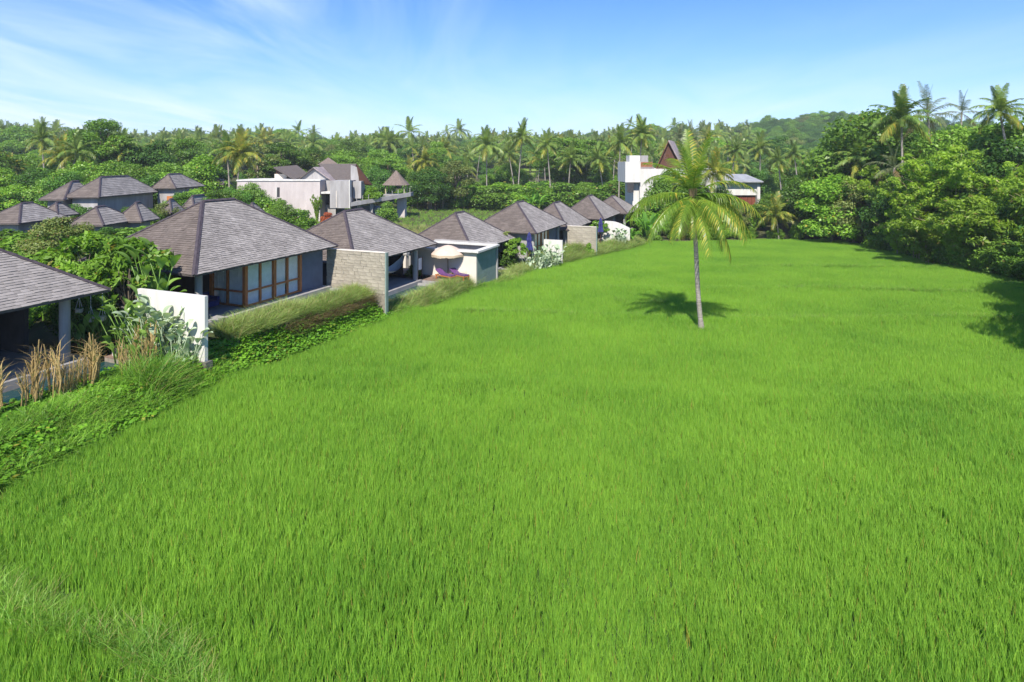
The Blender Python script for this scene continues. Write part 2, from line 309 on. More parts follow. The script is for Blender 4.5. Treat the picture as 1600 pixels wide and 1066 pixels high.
# scatter: points of one mesh carry instances of a few source meshes (uncountable growth only)
def scatter(name, pts, rotz, scl, idx, sources, label, tilt=None):
    me = bpy.data.meshes.new(name); n = len(pts); me.vertices.add(n); me.vertices.foreach_set('co', np.asarray(pts, np.float32).ravel())
    ra = np.zeros((n, 3), np.float32); ra[:, 2] = rotz
    if tilt is not None: ra[:, :2] = tilt
    a = me.attributes.new('rot', 'FLOAT_VECTOR', 'POINT'); a.data.foreach_set('vector', ra.ravel())
    sc = np.asarray(scl, np.float32); sc = np.repeat(sc[:, None], 3, 1) if sc.ndim == 1 else sc
    a = me.attributes.new('scl', 'FLOAT_VECTOR', 'POINT'); a.data.foreach_set('vector', sc.ravel())
    a = me.attributes.new('idx', 'INT', 'POINT'); a.data.foreach_set('value', np.asarray(idx, np.int32))
    me.update(); ob = link(name, me)
    ng = bpy.data.node_groups.new(name, 'GeometryNodeTree'); ng.interface.new_socket('Geometry', in_out='INPUT', socket_type='NodeSocketGeometry'); ng.interface.new_socket('Geometry', in_out='OUTPUT', socket_type='NodeSocketGeometry')
    N = ng.nodes; Lk = ng.links; gi = N.new('NodeGroupInput'); go = N.new('NodeGroupOutput')
    def named(nm, dt):
        x = N.new('GeometryNodeInputNamedAttribute'); x.data_type = dt; x.inputs[0].default_value = nm; return x.outputs[0]
    join = N.new('GeometryNodeJoinGeometry')
    for so_ in reversed(sources):
        oi = N.new('GeometryNodeObjectInfo'); oi.inputs['Object'].default_value = so_
        gg = N.new('GeometryNodeGeometryToInstance'); Lk.new(oi.outputs['Geometry'], gg.inputs[0]); Lk.new(gg.outputs[0], join.inputs[0])
    iop = N.new('GeometryNodeInstanceOnPoints'); iop.inputs['Pick Instance'].default_value = True
    Lk.new(gi.outputs[0], iop.inputs['Points']); Lk.new(join.outputs[0], iop.inputs['Instance']); Lk.new(named('idx', 'INT'), iop.inputs['Instance Index'])
    e2r = N.new('FunctionNodeEulerToRotation'); Lk.new(named('rot', 'FLOAT_VECTOR'), e2r.inputs[0]); Lk.new(e2r.outputs[0], iop.inputs['Rotation'])
    Lk.new(named('scl', 'FLOAT_VECTOR'), iop.inputs['Scale']); Lk.new(iop.outputs[0], go.inputs[0])
    md = ob.modifiers.new('scatter', 'NODES'); md.node_group = ng
    tag(ob, label, None, None, 'stuff'); return ob
def source(name, me): return bpy.data.objects.new(name, me)      # not linked to the scene

# ------------------------------------------------------------------ leaf and grass meshes
def rng(seed): return np.random.default_rng(seed)
def blades(seed, n, rad, h0, h1, w, lean, segs=2, spread=None, disc=True):
    """n tapering arching grass blades"""
    r = rng(seed); vs_ = []; fs_ = []
    ang = r.uniform(0, 2*np.pi, n); rr = rad*np.sqrt(r.uniform(0, 1, n)) if disc else rad*r.uniform(0, 1, n)
    bx = rr*np.cos(ang); by = rr*np.sin(ang); az = r.uniform(0, 2*np.pi, n) if spread is None else ang + r.normal(0, spread, n)
    h = r.uniform(h0, h1, n); ln = lean*r.uniform(0.2, 1.3, n); fa = r.uniform(0, np.pi, n)
    V_ = np.zeros((n, 2*(segs+1), 3)); 
    for k in range(segs+1):
        q = k/segs; el = ln*q*q*h
        cx = bx + np.cos(az)*el; cy = by + np.sin(az)*el; cz = h*q*(1 - 0.28*np.minimum(ln, 1.6)*q)
        ww = w*(1 - q**1.6*0.94)*0.5*r.uniform(0.8, 1.2, n)
        dx = np.cos(fa)*ww; dy = np.sin(fa)*ww
        V_[:, 2*k] = np.stack([cx-dx, cy-dy, cz], 1); V_[:, 2*k+1] = np.stack([cx+dx, cy+dy, cz], 1)
    base = (np.arange(n)*2*(segs+1))[:, None]
    F_ = np.concatenate([base + np.array([[2*k, 2*k+1, 2*k+3, 2*k+2]]) for k in range(segs)], 0)
    return V_.reshape(-1, 3), F_
def leaf_cards(r, centers, radii, n, size, aspect=1.5, up=0.5, shell=0.55, flat=None):
    """n small pointed leaves in ellipsoid clumps"""
    centers = np.asarray(centers, float); radii = np.asarray(radii, float)
    if radii.ndim == 1: radii = np.repeat(radii[:, None], 3, 1)
    vol = radii.prod(1)**0.67; ci = r.choice(len(centers), n, p=vol/vol.sum())
    d = r.normal(size=(n, 3)); d /= np.linalg.norm(d, axis=1)[:, None]
    q = shell + (1-shell)*r.uniform(0, 1, n)**0.6; q[r.uniform(size=n) < 0.2] *= 0.6; q *= r.uniform(0.85, 1.15, n)
    p = centers[ci] + d*radii[ci]*q[:, None]
    nrm = d*(1-up) + np.array([0, 0, up]) + r.normal(0, 0.42, (n, 3)); nrm /= np.linalg.norm(nrm, axis=1)[:, None]
    a = np.cross(nrm, r.normal(size=(n, 3))); a /= np.linalg.norm(a, axis=1)[:, None]; b = np.cross(nrm, a)
    s = size*r.uniform(0.6, 1.35, n)[:, None]
    a = a*s*aspect*0.5; b = b*s*0.5; dn = nrm*s*0.18
    V_ = np.stack([p-a-dn, p-b*1.0+a*0.1, p+a-dn, p+b*1.0+a*0.1], 1)
    return V_.reshape(-1, 3), np.arange(4*n).reshape(-1, 4)
def frond_mesh(name, m, L=4.2, e0=50, droop=95, nl=34, lw=0.07, ll=0.95, seed=0, hang=0.5, segs=2, mr=None):
    """feather palm frond: arched stalk with leaflets on both sides, starts at the origin, points along +X"""
    r = rng(seed); pts = []; p = np.zeros(3); n = 22; dirs = []
    for i in range(n+1):
        q = i/n; e = R(e0 - droop*q**1.35); d = np.array([math.cos(e), 0, math.sin(e)]); pts.append(p.copy()); dirs.append(d); p = p + d*L/n
    pts = np.array(pts); dirs = np.array(dirs); vs_ = []; fs_ = []
    mb = MB(); mb.tube([tuple(x) for x in pts[::3]]+[tuple(pts[-1])], [0.045*(1-0.85*i/8) for i in range(len(pts[::3])+1)], 4, cap=False)
    for side in (-1, 1):
        for j in range(nl):
            q = 0.13 + 0.87*(j + r.uniform(-0.3, 0.3))/nl; q = min(max(q, 0.1), 0.995)
            o = np.array([np.interp(q*n, range(n+1), pts[:, k]) for k in range(3)]); d = np.array([np.interp(q*n, range(n+1), dirs[:, k]) for k in range(3)])
            l = ll*(0.35 + 0.65*math.sin(math.pi*min(1, (q*0.95+0.08))**0.8))*r.uniform(0.85, 1.1)
            fw = 0.45 + 0.5*q; hg = hang*r.uniform(0.6, 1.5)
            upn = np.cross(d, [0, 1, 0]); upn = -upn if upn[2] < 0 else upn
            dr = np.array([0, side, 0])*1.0 + d*fw + upn*0.25*(1-q); dr /= np.linalg.norm(dr)
            wdir = d*lw*0.5; pv = o; b = len(mb.v); pr = []
            for k in range(segs+1):
                t = k/segs; ww = wdir*(1 - 0.92*t**1.5) if k else wdir*0.6
                c = o + dr*l*t*(1 - 0.25*hg*t) + np.array([0, 0, -1])*l*hg*t*t*0.85
                pr += [tuple(c-ww), tuple(c+ww)]
            mb.add(pr, [(2*k, 2*k+1, 2*k+3, 2*k+2) for k in range(segs)])
    return mb.mesh(name, m)

# ------------------------------------------------------------------ ground
def spaced(a, b, fine0, fine1, st, growth=1.12):
    out = list(np.arange(fine0, fine1+1e-6, st)); x = fine1; d = st
    while x < b: d *= growth; x += d; out.append(min(x, b))
    x = fine0; d = st
    while x > a: d *= growth; x -= d; out.insert(0, max(x, a))
    return np.array(out)
gx = spaced(-1800, 1800, -46, 56, 0.5); gy = spaced(-60, 2600, 6, 96, 0.5)
GX, GY = np.meshgrid(gx, gy); GZ = ground_z(GX, GY)
infield = in_poly(GX, GY)
vv = np.stack([GX.ravel(), GY.ravel(), GZ.ravel()], 1); nx = len(gx); ny = len(gy)
ii = (np.arange(ny-1)[:, None]*nx + np.arange(nx-1)[None, :]).ravel()
me = npmesh('ground', vv, np.stack([ii, ii+1, ii+nx+1, ii+nx], 1), M['soil']); me.materials.append(M['mud'])
me.polygons.foreach_set('material_index', infield[:-1, :-1].ravel().astype(np.int32)); me.polygons.foreach_set('use_smooth', [True]*len(me.polygons))
tag(link('ground', me), kind='structure')

# ------------------------------------------------------------------ rice
def rice_patch(seed):
    r = rng(seed); vs_ = []; fs_ = []; b = 0; g = 9
    for i in range(g):
        for j in range(g):
            hh = r.uniform(.78, 1.18); v_, f_ = blades(seed*1000+i*g+j, 11, 0.042, 0.32*hh, 0.49*hh, 0.0185, 0.24)
            v_ = v_ + np.array([(i+.5+r.uniform(-.36, .36))/g - .5, (j+.5+r.uniform(-.36, .36))/g - .5, 0]); vs_.append(v_); fs_.append(f_ + b); b += len(v_)
    return np.concatenate(vs_), np.concatenate(fs_)
def grow_rice():
    r = rng(5); pts = []
    gx_, gy_ = np.meshgrid(np.arange(-20, 62, 1.0), np.arange(8, 95, 1.0)); x = gx_.ravel() + r.uniform(-0.03, 0.03, gx_.size); y = gy_.ravel() + r.uniform(-0.03, 0.03, gx_.size)
    k = in_poly(x, y) & (np.abs(x) < 0.95*y + 5); x = x[k]; y = y[k]
    z = field_z(x, y) - 0.02; n = len(x)
    src = [source('rice_tuft', npmesh('rice_tuft', *rice_patch(11+i), M['rice'])) for i in range(8)]
    s = np.stack([np.ones(n), np.ones(n), r.normal(1.0, 0.09, n)], 1)
    s[:, 2] *= 0.97 + 0.10*np.sin(x*0.35 + 1.3*np.sin(y*0.21))*np.sin(y*0.3)
    scatter('rice', np.stack([x, y, z], 1), r.integers(0, 4, n)*np.pi/2, s, r.integers(0, 8, n), src, 'dense bright green young rice filling the paddy')
    # rough edge of taller blades sticking out here and there
    src2 = [source('rice_tuft_tall', npmesh('rice_tuft_tall', *blades(70+i, 14, 0.08, 0.38, 0.60, 0.015, 0.5), M['rice'])) for i in range(3)]
    m = 9000; x = r.uniform(-18, 60, m); y = 8 + 85*r.uniform(0, 1, m)**1.6; k = in_poly(x, y) & (np.abs(x) < 0.95*y + 4); x = x[k]; y = y[k]; n = len(x)
    scatter('rice_stray_tufts', np.stack([x, y, field_z(x, y)], 1), r.uniform(0, 6.28, n), r.uniform(0.75, 1.05, n), r.integers(0, 3, n), src2, 'taller stray rice tufts standing out of the paddy')
grow_rice()

# weedy bund across the near left corner of the paddy
def line_pts(r, pts, n, half):
    pts = np.asarray(pts, float); seg = np.linalg.norm(np.diff(pts, axis=0), axis=1); cum = np.concatenate([[0], np.cumsum(seg)])
    q = r.uniform(0, cum[-1], n); x = np.interp(q, cum, pts[:, 0]); y = np.interp(q, cum, pts[:, 1]); i = np.clip(np.searchsorted(cum, q) - 1, 0, len(seg)-1)
    d = np.diff(pts, axis=0)[i]/seg[i][:, None]; o = r.normal(0, half*0.5, n); return x - d[:, 1]*o, y + d[:, 0]*o
r_ = rng(21)
src_w = [source('weed_tuft', npmesh('weed_tuft', *blades(300+i, 26, 0.16, 0.32, 0.68, 0.016, 0.95, 3), M['weedgrass'])) for i in range(4)]
x, y = line_pts(r_, [(-13.5, 14.6), (-11.2, 13.2), (-9.3, 12.4), (-7.6, 11.9), (-6.0, 11.0), (-4.6, 9.8)], 260, 0.40)
z = field_z(x, y) + 0.12; n = len(x)
scatter('bund_grass', np.stack([x, y, z], 1), r_.uniform(0, 6.28, n), r_.uniform(0.7, 1.15, n), r_.integers(0, 4, n), src_w, 'pale tousled weeds on the low bund crossing the near left corner of the rice')
x, y = line_pts(r_, [(-3.9, 40.7), (4, 40.2), (14, 39.6), (24, 39.3), (34, 38.5)], 380, 0.30)
x2, y2 = line_pts(r_, [(2, 51.9), (14, 51.2), (26, 50.2), (40, 49)], 380, 0.35); x3, y3 = line_pts(r_, [(8, 65), (20, 64.5), (32, 64), (48, 63)], 360, 0.45)
x = np.concatenate([x, x2, x3, r_.normal(8.3, .5, 22), r_.normal(10.9, .3, 30), r_.normal(11.45, .35, 24)]); y = np.concatenate([y, y2, y3, r_.normal(45.5, .35, 22), r_.normal(45.0, .3, 30), r_.normal(36.1, .3, 24)]); n = len(x)
scatter('paddy_step_grass', np.stack([x, y, field_z(x, y)+0.10], 1), r_.uniform(0, 6.28, n), r_.uniform(0.75, 1.0, n), r_.integers(0, 4, n), src_w, 'thin weeds along the low steps between the rice terraces')

# ------------------------------------------------------------------ hip roofs with real shingles
def shingle_face(mb, E0, E1, T0, T1, r, e=0.19, w=0.38, keep=None, jit=1.0):
    """courses of shingles over the face E0-E1 (eave) to T0-T1 (top); keep(center)->True sends a whole shingle to a separate list"""
    E0, E1, T0, T1 = map(Vector, (E0, E1, T0, T1)); ax = (E1-E0).normalized(); nrm = ax.cross((T0-E0) if (T0-E0).length > .1 else (T1-E1)).normalized()
    if nrm.z < 0: nrm = -nrm
    up = nrm.cross(ax).normalized(); up = up if up.z > 0 else -up
    Lh = (T0-E0).dot(up); a0 = 0.0; a1 = (E1-E0).dot(ax); b0 = (T0-E0).dot(ax); b1 = (T1-E0).dot(ax); loose = []
    n = max(2, int(Lh/e)); e = Lh/n
    for j in range(n):
        v0 = j*e; v1 = v0 + e*1.06 if j < n-1 else Lh
        l = a0 + (b0-a0)*v0/Lh; rr = a1 + (b1-a1)*v0/Lh; l2 = a0 + (b0-a0)*v1/Lh; r2 = a1 + (b1-a1)*v1/Lh
        x = l - r.uniform(0, w)
        while x < rr:
            ww = w*r.uniform(0.72, 1.25); xa = max(x, l); xb = min(x + ww - 0.008, rr); xA = max(x, l2); xB = min(x + ww - 0.008, r2)
            x += ww
            if xb - xa < 0.02: continue
            if xB <= xA: xA = xB = min(max((xA+xB)/2, l2), r2)
            th = r.uniform(0.020, 0.042)*jit; dv = r.uniform(-0.022, 0.012)*jit
            c = E0 + ax*((xa+xb)/2) + up*((v0+v1)/2)
            if keep and xa == x-ww and xb == x-0.008 and xA == xa and xB == xb and keep(c):
                loose.append((E0 + ax*xa + up*(v0+dv), xb-xa, v1-v0-dv, th, ax, up, nrm)); continue
            p = [E0+ax*xa+up*(v0+dv)+nrm*th, E0+ax*xb+up*(v0+dv)+nrm*th, E0+ax*xB+up*v1+nrm*0.004, E0+ax*xA+up*v1+nrm*0.004, E0+ax*xa+up*(v0+dv), E0+ax*xb+up*(v0+dv)]
            mb.add(p, [(0, 1, 2, 3), (4, 5, 1, 0)])
    return loose
def cap_line(mb, a, b, w=0.16, h=0.07):
    a = Vector(a); b = Vector(b); d = (b-a).normalized(); s = d.cross(Vector((0, 0, 1))).normalized()*w; k = Vector((0, 0, h))
    n = max(2, int((b-a).length/0.45))
    for i in range(n):
        p = a + (b-a)*(i/n); q = a + (b-a)*((i+1.08)/n); e = Vector((0, 0, 0.015*(i % 2)))
        mb.add([p-s, p+k+e, p+s, q-s, q+k, q+s, p-s-k*.6, p+s-k*.6], [(0, 3, 4, 1), (1, 4, 5, 2), (6, 0, 1, 2, 7)])
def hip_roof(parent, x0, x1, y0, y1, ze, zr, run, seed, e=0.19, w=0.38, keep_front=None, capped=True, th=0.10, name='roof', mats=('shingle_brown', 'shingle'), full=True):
    """local frame of parent; near end = x0, field side = y0"""
    r = random.Random(seed); ym = (y0+y1)/2
    A1 = (x0+run, ym, zr); A2 = (x1-run, ym, zr); C = [(x0, y0, ze), (x1, y0, ze), (x1, y1, ze), (x0, y1, ze)]
    dn = lambda p, d: (p[0], p[1], p[2]-d)
    mb = MB(); top = [dn(p, 0.005) for p in C] + [dn(A1, .005), dn(A2, .005)]; i = 0.14
    inn = [(x0+.02, y0+.02, ze-th), (x1-.02, y0+.02, ze-th), (x1-.02, y1-.02, ze-th), (x0+.02, y1-.02, ze-th)]
    mb.add(top + inn, [(0, 1, 5, 4), (1, 2, 5), (2, 3, 4, 5), (3, 0, 4), (0, 6, 7, 1), (1, 7, 8, 2), (2, 8, 9, 3), (3, 9, 6, 0), (6, 9, 8, 7)])
    roof = mb.build(name, M['deck'], parent)
    a = MB(); loose = shingle_face(a, C[0], C[1], A1, A2, r, e, w, keep_front)
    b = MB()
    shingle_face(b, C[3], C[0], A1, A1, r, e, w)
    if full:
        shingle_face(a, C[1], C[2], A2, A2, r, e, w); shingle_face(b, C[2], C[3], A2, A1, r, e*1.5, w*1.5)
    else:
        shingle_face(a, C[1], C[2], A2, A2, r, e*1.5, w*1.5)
    tag(a.build('grey_shingles', M[mats[1]], roof), kind='stuff'); tag(b.build('brown_shingles', M[mats[0]], roof), kind='stuff', label='darker browner shingles of the near slope')
    if loose:
        slab = MB().add([(0, 0, 0), (1, 0, 0), (1, 1, 0), (0, 1, 0), (0, 0, 1), (1, 0, 1), (1, 1, .12), (0, 1, .12)], [(0, 3, 2, 1), (4, 5, 6, 7), (0, 1, 5, 4), (1, 2, 6, 5), (3, 0, 4, 7)]).mesh('shingle', M[mats[1]])
        for (o, ww, hh, th_, ax, up, nm) in loose:
            s = link('shingle', slab, roof); mt = Matrix((ax, up, nm)).transposed().to_4x4(); mt.translation = o
            s.matrix_local = mt @ Matrix.Diagonal((ww, hh, th_, 1))
    if capped:
        for p, q, wd in ((C[0], A1, .13), (C[1], A2, .13), (C[2], A2, .13), (C[3], A1, .13)):
            m_ = MB(); cap_line(m_, q, p, wd, .075); m_.build('hip_cap', M['hipcap'], roof)
        m_ = MB(); cap_line(m_, A1, A2, .16, .10); m_.build('ridge_cap', M['hipcap'], roof)
    return roof, loose
def column(parent, x, y, z0, z1, r=0.2, m='concrete'):
    return MB().tube([(x, y, z0), (x, y, z1)], r, 16).build('column', M[m], parent, smooth=False)
def glazing(parent, a, b, z0, z1, bays, heavy=(0,), transom=0.36, panes=True, curtain=True, normal=1):
    """timber window wall from a to b (local xy): posts, transom, glass, curtain behind. normal: side the curtain hangs"""
    a = Vector((*a, 0)); b = Vector((*b, 0)); d = (b-a).normalized(); nn = Vector((-d.y, d.x, 0))*normal; L = (b-a).length
    fr = MB(); th = 0.06
    def bar(mb, p0, p1, zz0, zz1, wd, dep):
        q = [a + d*p0 - nn*dep, a + d*p1 - nn*dep, a + d*p1 + nn*dep, a + d*p0 + nn*dep]
        mb.add([(p.x, p.y, zz0) for p in q] + [(p.x, p.y, zz1) for p in q], [(0, 3, 2, 1), (4, 5, 6, 7), (0, 1, 5, 4), (1, 2, 6, 5), (2, 3, 7, 6), (3, 0, 4, 7)])
    for i in range(bays+1):
        w = 0.10 if i in heavy else 0.055; p = L*i/bays; bar(fr, p-w, p+w, z0, z1, 0, 0.09 if i in heavy else 0.06)
    zt = z0 + (z1-z0)*transom
    for i in range(bays):
        p0 = L*i/bays + 0.06; p1 = L*(i+1)/bays - 0.06
        bar(fr, p0, p1, zt-.05, zt+.05, 0, 0.05); bar(fr, p0, p1, z0, z0+.10, 0, 0.05); bar(fr, p0, p1, z1-.10, z1, 0, 0.05)
    f = fr.build('window_frame', M['wood'], parent)
    for i in range(bays):
        for (za, zb) in ((z0+.1, zt-.05), (zt+.05, z1-.1)):
            p0 = L*i/bays + 0.07; p1 = L*(i+1)/bays - 0.07; m_ = MB(); bar(m_, p0, p1, za, zb, 0, 0.006); m_.build('pane', M['glass'], f)
        if curtain:
            m_ = MB(); n = 26; p0 = L*i/bays + 0.06; p1 = L*(i+1)/bays - 0.06; rr = random.Random(i*7+bays)
            gap = rr.choice([0, 0, .12]); vs_ = []
            for k in range(n+1):
                q = p0 + (p1-p0-gap)*k/n; off = 0.15 + 0.045*math.sin(k*2.1 + i) + 0.02*math.sin(k*0.9)
                c = a + d*q + nn*off; vs_ += [(c.x, c.y, z0+.04), (c.x, c.y, z1-.03)]
            m_.add(vs_, [(2*k, 2*k+2, 2*k+3, 2*k+1) for k in range(n)]); m_.build('curtain', M['curtain'], parent, smooth=True)
    return f

VILLA = {  # s0, s1, t0, depth, eave z, ridge z, run, floor z
 0: (6.9, 18.25, 26.8, 9.2, 4.19, 7.45, 4.5, 1.30), 1: (22.1, 33.35, 26.2, 9.2, 4.19, 7.50, 4.45, 1.50), 2: (34.5, 46.0, 25.6, 9.0, 2.74, 5.95, 4.6, -0.06),
 3: (50.9, 61.6, 24.5, 8.3, 1.42, 4.53, 4.37, -1.35), 4: (61.5, 73.0, 22.0, 8.3, 2.01, 5.00, 4.66, -0.85), 5: (73.0, 84.4, 21.8, 6.8, 1.12, 4.22, 4.30, -1.7),
 6: (84.5, 95.9, 20.0, 7.0, 1.52, 4.56, 4.56, -1.3), 7: (96.5, 106, 18.9, 7.0, 1.35, 3.9, 3.6, -1.5)}
def villa_root(k, name, label):
    s0, s1, t0, dp, ze, zr, run, fl = VILLA[k]
    return thing(name, label, 'villa', P(s0, t0, 0), ROT)
def front_keep(root_s0, root_t0):
    """whole shingles of the first villa that show largest in the picture"""
    def f(c):
        p = P(root_s0 + c.x, root_t0 + c.y, c.z)
        if p.y < 1: return False
        px = 800 + FPX*p.x/p.y; return -12 < px < 176
    return f

# ---- villa 0: open living pavilion at the left edge
def villa0():
    s0, s1, t0, dp, ze, zr, run, fl = VILLA[0]; L = s1-s0
    v = villa_root(0, 'pavilion', 'nearest grey shingle roofed open pavilion cut off by the left edge, on one pale column')
    kf = front_keep(s0, t0); cnt = [0]
    def keep(c):
        if kf(c) and cnt[0] < 300 and c.x > 5.6: cnt[0] += 1; return True
        return False
    hip_roof(v, 0, L, 0, dp, ze, zr, run, 3, e=0.155, w=0.32, keep_front=keep)
    column(v, 16.85-s0, 0.85, fl, ze-.1, 0.21, 'concrete'); column(v, 10.0-s0, 0.9, fl, ze-.1, 0.21, 'concrete')
    MB().box(0.3, 0.35, fl-1.2, L-0.6, dp-.3, fl).build('floor_slab', M['paving'], v)
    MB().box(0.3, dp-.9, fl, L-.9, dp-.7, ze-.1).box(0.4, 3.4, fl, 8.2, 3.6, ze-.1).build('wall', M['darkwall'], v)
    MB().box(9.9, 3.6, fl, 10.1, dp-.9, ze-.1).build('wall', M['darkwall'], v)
    # sofa and low table inside
    t = thing('sofa', 'dark sofa in the shade inside the nearest pavilion', 'sofa', P(s0+6.2, t0+2.2, fl), ROT)
    MB().box(-1.1, -.4, .12, 1.1, .45, .42).build('seat', M['blue'], t); MB().box(-1.1, .45, .12, 1.1, .65, .85).build('backrest', M['blue'], t)
    for sx in (-1.1, .95): MB().box(sx, -.4, .12, sx+.15, .45, .6).build('armrest', M['blue'], t)
    # pool in front
    w = MB(); w.box(7.5, 24.95, 0.4, 19.3, 27.1, 0.98)
    return v
villa0()

def pool(name, label, s0, s1, t0, t1, z, rim=0.28, zb=None, m='paving', ledge=None):
    p = thing(name, label, 'pool', P(s0, t0, 0), ROT); a = s1-s0; b = t1-t0; zb = z-1.6 if zb is None else zb
    MB().box(0, 0, zb, a, rim, z).build('coping', M[m], p)
    MB().box(0, rim+.002, zb, rim, b, z-.005).build('coping', M[m], p); MB().box(a-rim, rim+.002, zb, a, b, z-.005).build('coping', M[m], p)
    MB().box(rim+.002, rim+.002, zb, a-rim-.002, b, z-.16).build('water', M['water'], p); return p
pool('swimming_pool', 'dark plunge pool in front of the nearest open pavilion', 7.0, 18.6, 24.7, 27.1, 1.10)
pool('swimming_pool', 'narrow dark pool along the window wall of the glazed villa', 25.9, 33.1, 24.6, 26.98, 1.38)
pool('swimming_pool', 'small dark pool in front of the open pavilion with the hammock', 33.5, 43.5, 23.6, 25.9, -0.22)
pool('swimming_pool', 'dark pool in front of the third hip roofed villa', 51.0, 58.5, 22.7, 25.0, -1.45)

def wall_thing(name, label, s, t0, t1, z0, z1, th=0.16, m='whitewall', capm=None, cat='wall'):
    o = thing(name, label, cat, P(s, t0, 0), ROT)
    MB().box(0, 0, z0, th, t1-t0, z1).build('wall_body', M[m], o)
    if capm: MB().box(-.03, -.03, z1, th+.03, t1-t0, z1+.05).build('wall_cap', M[capm], o)
    return o
wall_thing('garden_wall', 'white plastered wall with huge leaved plants against it', 19.6, 22.6, 26.9, 1.05, 3.95, 0.17)
o = thing('plinth', 'rough stone footing under the end of the white plastered wall', 'wall footing', P(19.55, 22.45, 0), ROT); r = random.Random(4)
for i in range(9):
    x0_ = r.uniform(0, .1); m_ = MB().box(x0_-.05, i*.5, .1, x0_+.32, i*.5+.48, 1.05); me_ = m_.build('stone', M['rock'], o)

# ---- villa 1: glazed bedroom pavilion
def villa1():
    s0, s1, t0, dp, ze, zr, run, fl = VILLA[1]; L = s1-s0
    v = villa_root(1, 'villa', 'large hip roofed villa with orange timber window wall and white curtains beside the white wall')
    hip_roof(v, 0, L, 0, dp, ze, zr, run, 5, e=0.155, w=0.30)
    gx0 = 26.3-s0; gx1 = 30.75-s0; gy = 0.95; top = ze-.10
    glazing(v, (gx0, gy), (gx1, gy), fl+.04, top, 4, heavy=(0, 2, 4), transom=.34, normal=1)
    glazing(v, (gx0, gy+.12), (gx0, gy+2.6), fl+.04, top, 2, heavy=(2,), transom=.34, normal=-1)
    MB().box(gx0-.08, gy+2.7, fl, gx0+.12, dp-.9, top).build('wall', M['darkwall'], v)
    MB().box(gx1+.1, gy-.05, fl, L-.45, gy+.15, top).build('wall', M['bluewall'], v)
    MB().box(L-.65, gy+.15, fl, L-.45, dp-.8, top).build('wall', M['concrete'], v); MB().box(gx0+.12, dp-1., fl, L-.45, dp-.8, top).build('wall', M['concrete'], v)
    MB().box(gx0+.3, gy+1.6, fl+.02, gx1+.6, dp-1.2, fl+.04).build('floor', M['darkfloor'], v)
    MB().box(.2, .25, fl-1.6, L-.3, dp-.2, fl).build('floor_slab', M['paving'], v)
    column(v, 1.15, 1.05, fl, top, 0.19, 'concrete')
    MB().box(0.9, dp-1, fl, gx0-.08, dp-.8, top).build('wall', M['darkwall'], v)
    t = thing('bed', 'bed behind the curtains of the glazed villa', 'bed', P(s0+7.2, t0+4.8, fl+.05), ROT)
    MB().box(-1, -1.1, .2, 1, 1.1, .55).build('mattress', M['cloth'], t); MB().box(-1.05, 1.12, .0, 1.05, 1.25, 1.2).build('headboard', M['darkwood'], t)
    t = thing('sofa', 'dark blue sofa on the shaded terrace of the glazed villa', 'sofa', P(s0+2.9, t0+2.9, fl), ROT)
    MB().box(-.9, -.4, .12, .9, .42, .42).build('seat', M['blue'], t); MB().box(-.9, .42, .12, .9, .62, .82).build('backrest', M['blue'], t)
    for sx in (-.9, .75): MB().box(sx, -.4, .42, sx+.15, .42, .62).build('armrest', M['blue'], t)
    for k, sx in enumerate((-.45, .4)): MB().box(sx-.25, .12, .42, sx+.25, .4, .74).build('cushion', M['purple' if k else 'blue'], t)
villa1()

# ---- stone wall between villa 1 and villa 2
def block_wall(name, label, s, t0, t1, z0, z1, th, bw, bh, m='stone', seed=1, zbase=None):
    o = thing(name, label, 'wall', P(s, t0, 0), ROT); r = random.Random(seed); W = t1-t0
    MB().box(0.03, 0.09, zbase if zbase is not None else z0, th, W, z1).build('core', M['mortar'], o)
    sl = MB().add([(0, 0, 0), (0, 1, 0), (0, 1, 1), (0, 0, 1), (1, 0, 0), (1, 1, 0), (1, 1, 1), (1, 0, 1)], [(0, 3, 2, 1), (4, 5, 6, 7), (0, 1, 5, 4), (1, 2, 6, 5), (2, 3, 7, 6), (3, 0, 4, 7)]).mesh('stone', M[m])
    z = z0; row = 0
    while z < z1-.02:
        h = min(bh*r.uniform(.8, 1.2), z1-z-.0); y = 0.10 - (r.uniform(0, bw))
        while y < W:
            w = bw*r.uniform(.6, 1.35); ya = max(y, .10); yb = min(y+w, W)
            if yb-ya > .05: link('stone', sl, o, (r.uniform(-.022, .012), ya+.006, z+.006), None, (.06, yb-ya-.012, h-.012))
            y += w
        z += h
    MB().box(-.02, -.0, zbase if zbase is not None else z0, th+.02, .10, z1+.02).build('end_pier', M['greenwall'], o)
    MB().box(-.03, .102, z1, th+.03, W, z1+.06).build('coping', M['cream'], o); return o
block_wall('stone_wall', 'tall tan stone block wall between the glazed villa and the hammock pavilion', 33.3, 22.3, 27.1, 1.22, 3.90, 0.22, 0.55, 0.20, seed=2, zbase=-0.7)
block_wall('stone_wall', 'far grey tan stone block wall with a yellow shrub against it', 73.1, 18.2, 22.0, -1.5, 1.65, 0.22, 0.9, 0.32, seed=9, zbase=-2.2)

